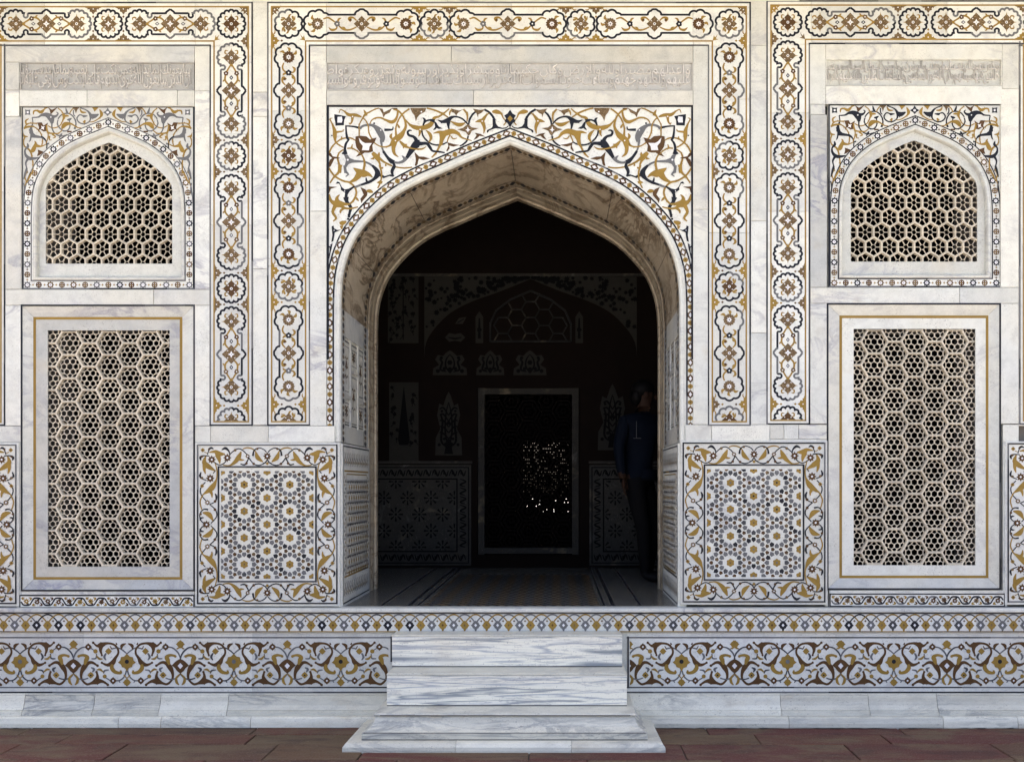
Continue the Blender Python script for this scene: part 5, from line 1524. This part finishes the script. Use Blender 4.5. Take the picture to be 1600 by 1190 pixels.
# bottom slab in three stones, base moulding, two risers
yS = -.838; l, r_ = X_(535, yS), X_(1039.5, yS)
for a, b, eL, eR in ((l, X_(712, yS) - .001, 1, 0), (X_(712, yS) + .001, X_(893, yS) - .001, 0, 0), (X_(893, yS) + .001, r_, 0, 1)):
    V = []; c = Vector(((a + b) / 2, yS, 0)); pr = [(yS, 0, -.01), (yS - .002, -.002, .012), (yS, 0, .032), (yS + .014, .014, .052), (yS + .035, .035, .058), (-.02, .035, .0585)]
    n = len(pr)
    for (y, e, z) in pr: V += [Vector((a + (e if eL else 0), y, z)) - c, Vector((b - (e if eR else 0), y, z)) - c]
    Fc = [(2 * i, 2 * i + 1, 2 * i + 3, 2 * i + 2) for i in range(n - 1)]
    for s_, e in ((0, eL), (1, eR)):
        V += [Vector(((a if s_ == 0 else b), -.02, -.01)) - c]
        k = len(V) - 1; Fc.append(tuple([2 * i + s_ for i in range(n)] + [k]))
    put("bottom_slab", mesh("bottom_slab", V, Fc, ['step']), stc, c)
y1_ = -.760; l, r_ = X_(565, y1_), X_(1012, y1_)
stair("moulded_step", l, r_, [(y1_, 0, .058), (y1_, 0, .098), (y1_ + .004, -.004, .100), (y1_ + .004, -.004, .106), (y1_ + .022, -.022, .112), (y1_ + .048, -.048, .130), (y1_ + .066, -.066, .155), (y1_ + .074, -.074, .185), (y1_ + .075, -.075, .194), (y1_ + .068, -.068, .196), (y1_ + .066, -.066, .204), (y1_ + .07, -.07, .212), (y1_ + .085, -.085, .2145)], 'step')
y2_ = -.470; l, r_ = X_(604.5, y2_), X_(979.5, y2_)
stair("riser", l, r_, [(y2_, 0, .2145), (y2_, 0, .4155)], 'banded')
stair("tread", l, r_, [(y2_, 0, .4165), (y2_ - .002, .002, .420), (y2_, 0, .4262), (y2_ + .006, -.006, .4298), (y2_ + .014, -.014, .431)], 'step')
y3_ = -.232; l, r_ = X_(612.5, y3_), X_(972, y3_)
stair("riser", l, r_, [(y3_, 0, .431), (y3_, 0, .6355)], 'banded')
stair("tread", l, r_, [(y3_, 0, .6365), (y3_ - .002, .002, .640), (y3_, 0, .6462), (y3_ + .006, -.006, .6498), (y3_ + .014, -.014, .651)], 'step')

def dark_strip(xl, xr, y, z, h=.004): box(stc, "dark_joint_strip", xl, xr, y - .0012, y + .01, z, z + h, 'line')  # thin dark strips at the riser feet and moulding creases
dark_strip(X_(604.5, y2_), X_(979.5, y2_), y2_, .2150, .006); dark_strip(X_(612.5, y3_), X_(972, y3_), y3_, .4315, .006); dark_strip(X_(565, y1_), X_(1012, y1_), y1_, .0592, .005); dark_strip(X_(568, y1_ + .004), X_(1009, y1_ + .004), y1_ + .0045, .101, .004); dark_strip(X_(594, -.69), X_(985, -.69), -.693, .197, .005)
box(pl, "dark_joint_strip", XP(-140), XP(1740), YF - .0135, 0, zl1 - .0035, zl1 - .0005, 'line')  # thin dark strip below the ledge
# ================================================================== floor of the doorway and inner hall
ZF = ZP(948.5)
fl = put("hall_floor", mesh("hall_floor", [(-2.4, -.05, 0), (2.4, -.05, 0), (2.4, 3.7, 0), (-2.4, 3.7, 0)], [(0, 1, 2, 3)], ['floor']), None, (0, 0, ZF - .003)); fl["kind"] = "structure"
def ftile(x0, x1, y0, y1, m, nm): box(fl, nm, x0, x1, y0, y1, ZF - .02, ZF + .001, m)
def fstrip(x0, x1, y0, y1, m='K', nm="floor_strip"): put(nm, mesh(nm, [(x0, y0, 0), (x1, y0, 0), (x1, y1, 0), (x0, y1, 0)], [(0, 1, 2, 3)], [m]), fl, (0, 0, ZF - .0015))
fstrip(XP(532), XP(1062), .0, .015, 'D')
for s in (-1, 1):
    c = XP(797)
    for (a, b) in ((.92, .935), (.72, .745), (.66, .675)): fstrip(*sorted((c + s * a, c + s * b)), .12, 3.6)
fstrip(c - .9, c + .9, .10, .115)
Fv, Ff, fm = [], [], []
for i in range(-9, 10):
    for j in range(0, 44):
        xx, yy = c + i * .068 + (.034 if j % 2 else 0), .16 + j * .06; 
        if abs(xx - c) > .63: continue
        b = len(Fv); Fv += [(xx + .030, yy, 0), (xx, yy + .032, 0), (xx - .030, yy, 0), (xx, yy - .032, 0)]; Ff.append((b, b + 1, b + 2, b + 3)); fm.append((i + j) % 2)
ft = put("floor_inlay", mesh("floor_inlay", Fv, Ff, ['D', 'B'], fm), fl, (0, 0, ZF - .0012)); ft["kind"] = "stuff"

# ================================================================== inner hall
hall = thing("hall_walls", "dark painted walls of the inner hall behind the archway", "wall", (0, 2.5, ZF))
YB = 3.66; XL, XR = -2.0, 2.25; ZT = 4.85
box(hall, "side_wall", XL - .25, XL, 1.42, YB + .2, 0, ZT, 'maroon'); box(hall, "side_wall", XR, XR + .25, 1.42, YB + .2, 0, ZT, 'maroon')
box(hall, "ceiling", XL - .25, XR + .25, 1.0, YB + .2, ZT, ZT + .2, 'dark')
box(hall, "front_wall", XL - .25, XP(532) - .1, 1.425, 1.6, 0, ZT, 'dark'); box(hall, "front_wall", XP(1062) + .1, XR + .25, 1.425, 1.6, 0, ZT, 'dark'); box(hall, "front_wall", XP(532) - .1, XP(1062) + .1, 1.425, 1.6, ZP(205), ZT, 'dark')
# corner fillers between the pointed opening and the rectangular lintel
for s in (0, 1):
    V, Fc = [], []; pth = [p for p in offset(ARCH, 1.5) if p[1] <= 520]; pth = pth[:len(pth) // 2 + 1] if s == 0 else pth[len(pth) // 2:]
    for x, y in pth:
        V += [Vector((XP(x), 1.43, ZP(y))), Vector((XP(x), 1.43, ZP(180)))]
    xe = XP(480) if s == 0 else XP(1114)
    put("arch_spandrel_back", mesh("arch_spandrel_back", V, [(2 * i, 2 * i + 1, 2 * i + 3, 2 * i + 2) for i in range(len(V) // 2 - 1)], ['dark']), hall)
wx0, wx1, wz0, wz1 = P(746, 0, YB).x, P(905, 0, YB).x, P(0, 866, YB).z, P(0, 606, YB).z
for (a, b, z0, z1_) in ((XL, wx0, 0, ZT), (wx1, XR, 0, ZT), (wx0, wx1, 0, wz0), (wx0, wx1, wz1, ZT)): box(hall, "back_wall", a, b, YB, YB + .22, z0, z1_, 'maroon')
# small cornice
q0, q1 = P(0, 428, YB).z, P(0, 432, YB).z
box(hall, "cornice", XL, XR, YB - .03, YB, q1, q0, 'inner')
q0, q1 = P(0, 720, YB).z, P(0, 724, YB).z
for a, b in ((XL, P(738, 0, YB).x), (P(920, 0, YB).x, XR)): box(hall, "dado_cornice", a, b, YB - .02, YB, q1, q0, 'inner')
# inlaid marble ornaments on the painted back wall
def ornament(label, px, py, A, nm="wall_ornament"):
    o = put(nm, A.mesh(nm, F(YB - .012)), hall, P(px, py, YB - .012)); return o
def arabesque_tree(w_, h_):
    A = Art(); A.poly([(-w_, h_ * .5), (w_, h_ * .5), (w_ * .96, h_ * .2), (w_ * .62, h_ * .05), (w_ * .86, -h_ * .18), (w_ * .7, -h_ * .38), (w_ * .4, -h_ * .34), (w_ * .18, -h_ * .5), (0, -h_ * .58), (-w_ * .18, -h_ * .5), (-w_ * .4, -h_ * .34), (-w_ * .7, -h_ * .38), (-w_ * .86, -h_ * .18), (-w_ * .62, h_ * .05), (-w_ * .96, h_ * .2)], 'P')
    for s in (-1, 1):
        A.stroke([(0, h_ * .4), (s * w_ * .25, h_ * .1), (s * w_ * .2, -h_ * .2), (0, -h_ * .4)], [2, 2.4, 2, 1], 'N')
        A.stroke([(s * w_ * .2, h_ * .35), (s * w_ * .55, h_ * .25), (s * w_ * .45, -h_ * .05), (s * w_ * .6, -h_ * .2)], [1.5, 3, 3, 2], 'N')
        A.disc((s * w_ * .7, h_ * .32), w_ * .12, 'N', 8); A.disc((s * w_ * .5, -h_ * .25), w_ * .1, 'N', 8); A.petal((s * w_ * .32, h_ * .22), w_ * .12, 5, 'N')
    A.petal((0, -h_ * .05), w_ * .16, 6, 'N'); A.disc((0, h_ * .25), w_ * .14, 'N', 8); return A
for px, w_ in ((703, 27), (766, 22), (828, 26)): ornament("", px, 568, arabesque_tree(w_, 36))
for px, py, w_, h_ in ((701, 665, 21, 92), (957, 655, 23, 96)):
    A = arabesque_tree(w_, h_)
    for k in range(5):
        for s in (-1, 1): A.stroke([(0, 20 - k * 9), (s * 8, 12 - k * 10), (s * 14, 10 - k * 9)], [1.4, 2.6, 1.5], 'N')
    A.poly([(-7, 44), (7, 44), (5, 34), (8, 28), (0, 22), (-8, 28), (-5, 34)], 'N'); ornament("", px, py, A)
A = Art(); A.poly([(-16, 0), (-9, -7), (0, -5), (9, -7), (16, 0), (9, 7), (0, 5), (-9, 7)], 'P'); A.stroke([(-10, 0), (0, 2), (10, 0)], [1, 2.4, 1], 'N'); ornament("", 711, 527, A)
A = Art(); A.poly([(-9, 5), (-3, -4), (9, -6), (3, 5)], 'P'); A.stroke([(-5, 3), (5, -3)], 1.2, 'N'); ornament("", 720, 501, A)
for px in (749, 905):
    A = Art(); A.poly([(-6, 25), (6, 25), (6, -16), (0, -25), (-6, -16)], 'P'); A.stroke([(0, 18), (0, -14)], [4, 2], 'N'); A.petal((0, 4), 4, 5, 'N'); ornament("", px, 511, A)
def flower_panel(w_, h_, n, cyp=False):
    A = Art(); A.rect(-w_, -h_, w_, h_, 'P')
    if cyp: A.poly([(0, -h_ * .92), (w_ * .4, h_ * .45), (w_ * .3, h_ * .58), (-w_ * .3, h_ * .58), (-w_ * .4, h_ * .45)], 'N')
    else: A.stroke([(0, h_ * .9), (0, -h_ * .6)], 1.4, 'N')
    for _ in range(n):
        x, y = R.uniform(-.86, .86) * w_, R.uniform(-.9, .55 if cyp else .9) * h_
        if cyp and abs(x) < w_ * .42: continue
        A.petal((x, y), R.uniform(2, 3.8), 5, R.choice('NN'), .4, R.random()); A.stroke([(x, y), (x + R.uniform(-5, 5), y + 6)], .9, 'N')
    return A
ornament("", 630, 482, flower_panel(24, 54, 60), "wall_panel"); ornament("", 631, 659, flower_panel(23, 62, 60, True), "wall_panel")
# blind arch with floral spandrels
arc = [(663, 560), (666, 535), (680, 512), (705, 488), (740, 470), (780, 456), (829, 436)]
arc = catmull(arc, 4); V, Fc = [], []
for x, y in arc: V += [tuple(P(x, 432, YB - .02)), tuple(P(x, y, YB - .02))]
for x, y in reversed(arc): V += [tuple(P(1658 - x, 432, YB - .02)), tuple(P(1658 - x, y, YB - .02))]
put("blind_arch_spandrel", mesh("blind_arch_spandrel", V, [(2 * i, 2 * i + 1, 2 * i + 3, 2 * i + 2) for i in range(len(V) // 2 - 1)], ['P']), hall)
A = Art()
for _ in range(130):
    x = R.uniform(664, 826); ylim = [b for a, b in arc if a >= x][:1]; y = R.uniform(434, (ylim or [436])[0] - 3) if ylim else 434
    for xx in (x, 1658 - x): A.star((xx, y), R.uniform(2.2, 5.5), 8, 'N', .55, R.random())
Art().add(A, e=-829, f=-480).put("spandrel_flowers", hall, 829, 480, YB - .022)
# high blind lattice
A = Art(); Rr = 20
bz = thing("inner_arched_lattice", "dim arched hexagon lattice high on the hall's back wall", "window", P(829, 535, YB))
V, Fc = [], []; 
def bar(px0, py0, px1, py1, w_, y0, y1, tgt):
    a, b = P(px0, py0, y0), P(px1, py1, y0); d = (b - a).normalized(); n_ = Vector((-d.z, 0, d.x)) * (w_ * F(y0) / 2); k = len(tgt[0])
    for yy in (0, y1 - y0):
        for p in (a + n_, b + n_, b - n_, a - n_): tgt[0].append(p + Vector((0, yy, 0)))
    tgt[1].extend([(k, k + 1, k + 2, k + 3), (k, k + 4, k + 5, k + 1), (k + 2, k + 6, k + 7, k + 3), (k + 1, k + 5, k + 6, k + 2), (k, k + 3, k + 7, k + 4)])
tg = ([], [])
for cc in range(-3, 4):
    for rr in range(-3, 3):
        x0_, y0_ = 829 + 21.5 * cc, 508 + 24.8 * rr + (12.4 if cc % 2 else 0)
        for k in range(6):
            p = [(x0_ + 14.3 * math.cos(k * math.pi / 3 + e), y0_ + 14.3 * math.sin(k * math.pi / 3 + e)) for e in (0, math.pi / 3)]
            if all(456 + (abs(a - 829) / 62) ** 2 * 42 < b < 534 and abs(a - 829) < 65 for a, b in p): k < 3 and bar(*p[0], *p[1], 2.0, YB - .035, YB - .004, tg)
put("lattice_bars", mesh("lattice_bars", tg[0], tg[1], ['dim']), bz)
arc2 = [(766, 533), (766, 505), (775, 485), (797, 468), (829, 454), (861, 468), (883, 485), (892, 505), (892, 533), (766, 533)]; tg = ([], [])
for a, b in zip(arc2, arc2[1:]): bar(*a, *b, 3, YB - .04, YB - .002, tg)
put("lattice_rim", mesh("lattice_rim", tg[0], tg[1], ['dim']), bz)
# tall inner window with frame and lattice
iw = thing("inner_window", "dark lattice window in pale frame at the back of the hall", "window", P(826, 866, YB))
tg = ([], [])
for a, b, c_, d in ((748, 611, 903, 611), (748, 860, 903, 860)): bar(a, b, c_, d, 9, YB - .04, YB + .1, tg)
for a, b, c_, d in ((752, 606, 752, 866), (899, 606, 899, 866)): bar(a, b, c_, d, 10, YB - .038, YB + .1, tg)
put("window_frame", mesh("window_frame", tg[0], tg[1], ['inner']), iw)
tg = ([], [])
for cc in range(-4, 5):
    for rr in range(-5, 6):
        x0_, y0_ = 826 + 27 * cc, 735 + 31.2 * rr + (15.6 if cc % 2 else 0)
        for k in range(6):
            p = [(x0_ + 18 * math.cos(k * math.pi / 3 + e), y0_ + 18 * math.sin(k * math.pi / 3 + e)) for e in (0, math.pi / 3)]
            if k < 3 and all(612 < b < 862 and 752 < a < 900 for a, b in p): bar(*p[0], *p[1], 2.6, YB + .04, YB + .09, tg)
        for k in range(6):
            a = k * math.pi / 3; x2, y2 = x0_ + 7.6 * math.cos(a), y0_ + 7.6 * math.sin(a)
            if 756 < x2 < 896 and 616 < y2 < 858:
                for q in range(6):
                    p = [(x2 + 4.2 * math.cos(q * math.pi / 3 + .52 + e), y2 + 4.2 * math.sin(q * math.pi / 3 + .52 + e)) for e in (0, math.pi / 3)]
                    bar(*p[0], *p[1], 3.6, YB + .05, YB + .07, tg)
lt = put("inner_lattice", mesh("inner_lattice", tg[0], tg[1], ['dark']), iw); lt["kind"] = "stuff"
# far pierced screen in the rear wall, daylight behind it
fs_ = thing("far_screen", "far pierced screen letting specks of daylight through the inner window", "window", P(853, 800, 8.9))
tg = ([], []); nx, nz = 26, 40
for i in range(nx + 1):
    px = 817 + 72 * i / nx; bar(px, 686, px, 802, 1.95, 8.86, 8.9, tg)
for j in range(nz + 1):
    py = 688 + 112 * j / nz; bar(815, py, 891, py, 1.95, 8.865, 8.905, tg)
for i in range(nx):
    for j in range(nz):
        if R.random() < (.62 if j < 29 else .9):
            px, py = 817 + 72 * (i + .5) / nx, 688 + 112 * (j + .5) / nz; bar(px - 1.6, py, px + 1.6, py, 3.2, 8.87, 8.9, tg)
o = put("screen_lattice", mesh("screen_lattice", tg[0], tg[1], ['dark']), fs_); o["kind"] = "stuff"
# inner dado panels
def inner_dado(x0, y0, x1, y1, label):
    th = thing("inner_dado", label, "panel", P((x0 + x1) / 2, y1, YB), "dim inner dado panels")
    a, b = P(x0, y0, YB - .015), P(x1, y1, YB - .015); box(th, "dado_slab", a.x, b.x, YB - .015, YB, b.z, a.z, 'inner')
    A = Art(); lines(A, rectpts(x0 + 4, y0 + 4, x1 - 4, y1 - 4), 1.4, 'N', True); lines(A, rectpts(x0 + 22, y0 + 22, x1 - 22, y1 - 22), 1.8, 'N', True)
    xs = x0 + 13
    while xs < x1 - 10:
        for yy, s in ((y0 + 13, 1), (y1 - 13, -1)): A.stroke([(xs - 6, yy + s * 4), (xs - 2, yy - s * 5), (xs + 3, yy + s * 4), (xs + 6, yy - s * 4)], [1, 2.2, 2.2, 1], 'N'); A.petal((xs, yy), 2.6, 5, 'N', .4)
        xs += 13.5
    ys = y0 + 28
    while ys < y1 - 24:
        for xx, s in ((x0 + 13, 1), (x1 - 13, -1)): A.stroke([(xx + s * 4, ys - 6), (xx - s * 5, ys - 2), (xx + s * 4, ys + 3), (xx - s * 4, ys + 6)], [1, 2.2, 2.2, 1], 'N')
        ys += 13.5
    B = Art(); i = 0
    nx_ = max(2, int((x1 - x0 - 44) / 18)); ny_ = int((y1 - y0 - 44) / 25)
    for i in range(-1, nx_ * 2 + 2):
        for j in range(-1, ny_ + 2):
            xx, yy = x0 + 22 + i * 18.3 + (0 if j % 2 else 0), y0 + 26 + j * 25.6
            if (i + j) % 2: continue
            for k in range(8):
                a_ = k * math.pi / 4; B.stroke([(xx + 4 * math.cos(a_), yy + 4 * math.sin(a_)), (xx + 11 * math.cos(a_), yy + 11 * math.sin(a_))], [1.0, 2.8], 'N', False)
            B.disc((xx, yy), 2.0, 'N', 7)
    B.clip(x0 + 24, y0 + 24, x1 - 24, y1 - 24); A.add(B)
    Art().add(A, e=-x0, f=-y0).put("dado_inlay", th, x0, y0, YB - .015)
inner_dado(560, 726, 736, 883, "dim star patterned dado in the hall left of the inner window")
inner_dado(921, 726, 1090, 883, "dim star patterned dado in the hall right of the inner window")
# dark chambers behind the side lattices
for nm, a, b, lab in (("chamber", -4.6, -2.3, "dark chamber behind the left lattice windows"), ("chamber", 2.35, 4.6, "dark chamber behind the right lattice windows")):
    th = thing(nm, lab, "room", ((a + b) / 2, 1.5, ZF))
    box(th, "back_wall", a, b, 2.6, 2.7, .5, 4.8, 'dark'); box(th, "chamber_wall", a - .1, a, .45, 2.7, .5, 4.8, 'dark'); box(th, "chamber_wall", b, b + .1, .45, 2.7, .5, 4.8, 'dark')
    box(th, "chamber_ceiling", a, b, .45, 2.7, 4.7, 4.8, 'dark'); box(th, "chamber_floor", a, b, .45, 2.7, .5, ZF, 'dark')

# ================================================================== visitor inside the hall
per = None
def person():
    PX, PY = P(998, 0, 2.05).x, 2.05
    th = Vector((PX, PY, ZF))
    J = [  # name, pos, radius, parent   (walking to the right, seen from behind-left)
        ((0, 0, .93), .145, None), ((.0, .0, 1.08), .14, 0), ((.01, .0, 1.24), .158, 1), ((.02, .0, 1.40), .15, 2), ((.03, 0, 1.50), .065, 3), ((.045, 0, 1.56), .058, 4), ((.06, 0, 1.66), .092, 5), ((.065, 0, 1.73), .078, 6),
        ((-.13, -.10, 1.42), .072, 3), ((-.19, -.16, 1.20), .055, 8), ((-.165, -.19, .97), .042, 9), ((-.15, -.20, .90), .034, 10),
        ((.17, .10, 1.42), .072, 3), ((.24, .14, 1.20), .055, 12), ((.29, .08, .98), .042, 13), ((.30, .06, .91), .034, 14),
        ((-.05, -.09, .88), .105, 0), ((.03, -.10, .50), .072, 16), ((.05, -.10, .10), .048, 17), ((.05, -.10, .05), .045, 18), ((.20, -.12, .035), .038, 19),
        ((.05, .09, .88), .105, 0), ((.16, .10, .50), .072, 21), ((.10, .10, .12), .048, 22), ((.09, .10, .06), .045, 23), ((.24, .10, .035), .038, 24)]
    me = bpy.data.meshes.new("person"); me.from_pydata([j[0] for j in J], [(j[2], i) for i, j in enumerate(J) if j[2] is not None], [])
    o = bpy.data.objects.new("tmp", me); COL.objects.link(o)
    md = o.modifiers.new("s", 'SKIN'); sv = me.skin_vertices[0].data
    for i, j in enumerate(J): sv[i].radius = (j[1], j[1] * (.72 if i < 4 else 1)); sv[i].use_root = (i == 0)
    o.modifiers.new("u", 'SUBSURF').levels = 2
    dg = bpy.context.evaluated_depsgraph_get(); dg.update(); m2 = bpy.data.meshes.new_from_object(o.evaluated_get(dg)); bpy.data.objects.remove(o)
    m2.name = "person"; m2.materials.clear()
    for k in ('navy', 'skin', 'trouser', 'shoe'): m2.materials.append(M[k])
    for p in m2.polygons:
        c = p.center; p.use_smooth = True
        if c.z > 1.52: i = 1
        elif c.z < .09: i = 3
        elif (c.x < -.10 or c.x > .22) and c.z < .965 and c.z > .8 and abs(c.y) < .4: i = 1
        elif c.z < .92: i = 2
        else: i = 0
        p.material_index = i
    p = put("person", m2, None, th); p["label"] = "person in dark navy jacket and dark trousers walking inside the hall"; p["category"] = "person"
    # face and hair
    def blob(nm, c, r, mat, n=8):
        V, Fc = [], []
        for i in range(n + 1):
            for j in range(2 * n):
                a, b = math.pi * i / n, math.tau * j / (2 * n); V.append((r[0] * math.sin(a) * math.cos(b), r[1] * math.sin(a) * math.sin(b), r[2] * math.cos(a)))
        for i in range(n):
            for j in range(2 * n): Fc.append((i * 2 * n + j, i * 2 * n + (j + 1) % (2 * n), (i + 1) * 2 * n + (j + 1) % (2 * n), (i + 1) * 2 * n + j))
        m = mesh(nm, V, Fc, [mat]); [setattr(q, 'use_smooth', True) for q in m.polygons]; return put(nm, m, p, th + Vector(c))
    blob("hair", (.035, 0, 1.715), (.105, .098, .088), 'hair'); blob("hair_back", (-.02, 0, 1.65), (.062, .088, .085), 'hair')
    blob("ear", (.06, -.092, 1.655), (.022, .012, .033), 'skin'); blob("ear", (.06, .092, 1.655), (.022, .012, .033), 'skin'); blob("nose", (.158, 0, 1.645), (.020, .013, .022), 'skin')
    for s in (-1, 1): blob("eye", (.140, s * .034, 1.672), (.012, .014, .009), 'hair', 5)
    blob("mouth", (.146, 0, 1.603), (.010, .024, .007), 'trouser', 5)
    # hands: palm with four fingers and a thumb, loosely curled
    for hx, hy in ((-.148, -.205), (.302, .055)):
        hb = blob("palm", (hx, hy, .868), (.019, .036, .048), 'skin', 6)
        for k in range(4):
            L_ = (.062, .070, .066, .052)[k]; yy = hy - .027 + k * .018
            pts = [(hx, yy, .832), (hx + .006, yy, .832 - L_ * .5), (hx + .022, yy, .832 - L_ * .9)]
            V, Fc = [], []
            for q, (x, y, z) in enumerate(pts):
                for a in range(6): V.append((x + .0088 * (1 - .14 * q) * math.cos(a * math.pi / 3), y + .0088 * (1 - .14 * q) * math.sin(a * math.pi / 3), z))
            for q in range(2):
                for a in range(6): Fc.append((q * 6 + a, q * 6 + (a + 1) % 6, q * 6 + 6 + (a + 1) % 6, q * 6 + 6 + a))
            Fc.append(tuple(range(12, 18))); put("finger", mesh("finger", V, Fc, ['skin']), p, th)
        pts = [(hx + .008, hy + .03, .885), (hx + .028, hy + .036, .862), (hx + .036, hy + .03, .835)]; V, Fc = [], []
        for q, (x, y, z) in enumerate(pts):
            for a in range(6): V.append((x + .0105 * (1 - .15 * q) * math.cos(a * math.pi / 3), y + .0105 * (1 - .15 * q) * math.sin(a * math.pi / 3), z))
        for q in range(2):
            for a in range(6): Fc.append((q * 6 + a, q * 6 + (a + 1) % 6, q * 6 + 6 + (a + 1) % 6, q * 6 + 6 + a))
        Fc.append(tuple(range(12, 18))); put("thumb", mesh("thumb", V, Fc, ['skin']), p, th)
    # jacket hem and cord
    V, Fc = [], []; n = 20
    for z, rx, ry in ((.905, .185, .150), (.90, .192, .156), (.94, .186, .152), (1.0, .168, .138)):
        for a in range(n): V.append((rx * math.cos(a * math.tau / n) * .9, ry * math.sin(a * math.tau / n), z))
    for q in range(3):
        for a in range(n): Fc.append((q * n + a, q * n + (a + 1) % n, q * n + n + (a + 1) % n, q * n + n + a))
    m = mesh("jacket_hem", V, Fc, ['navy']); [setattr(q, 'use_smooth', True) for q in m.polygons]; put("jacket_hem", m, p, th)
    V = [(-.035, -.158, 1.27), (-.028, -.158, 1.27), (-.028, -.156, 1.42), (-.035, -.156, 1.42), (-.06, -.159, 1.268), (.01, -.159, 1.268), (.01, -.159, 1.274), (-.06, -.159, 1.274)]
    put("drawcord", mesh("drawcord", V, [(0, 1, 2, 3), (4, 5, 6, 7)], ['cord']), p, th)
person()
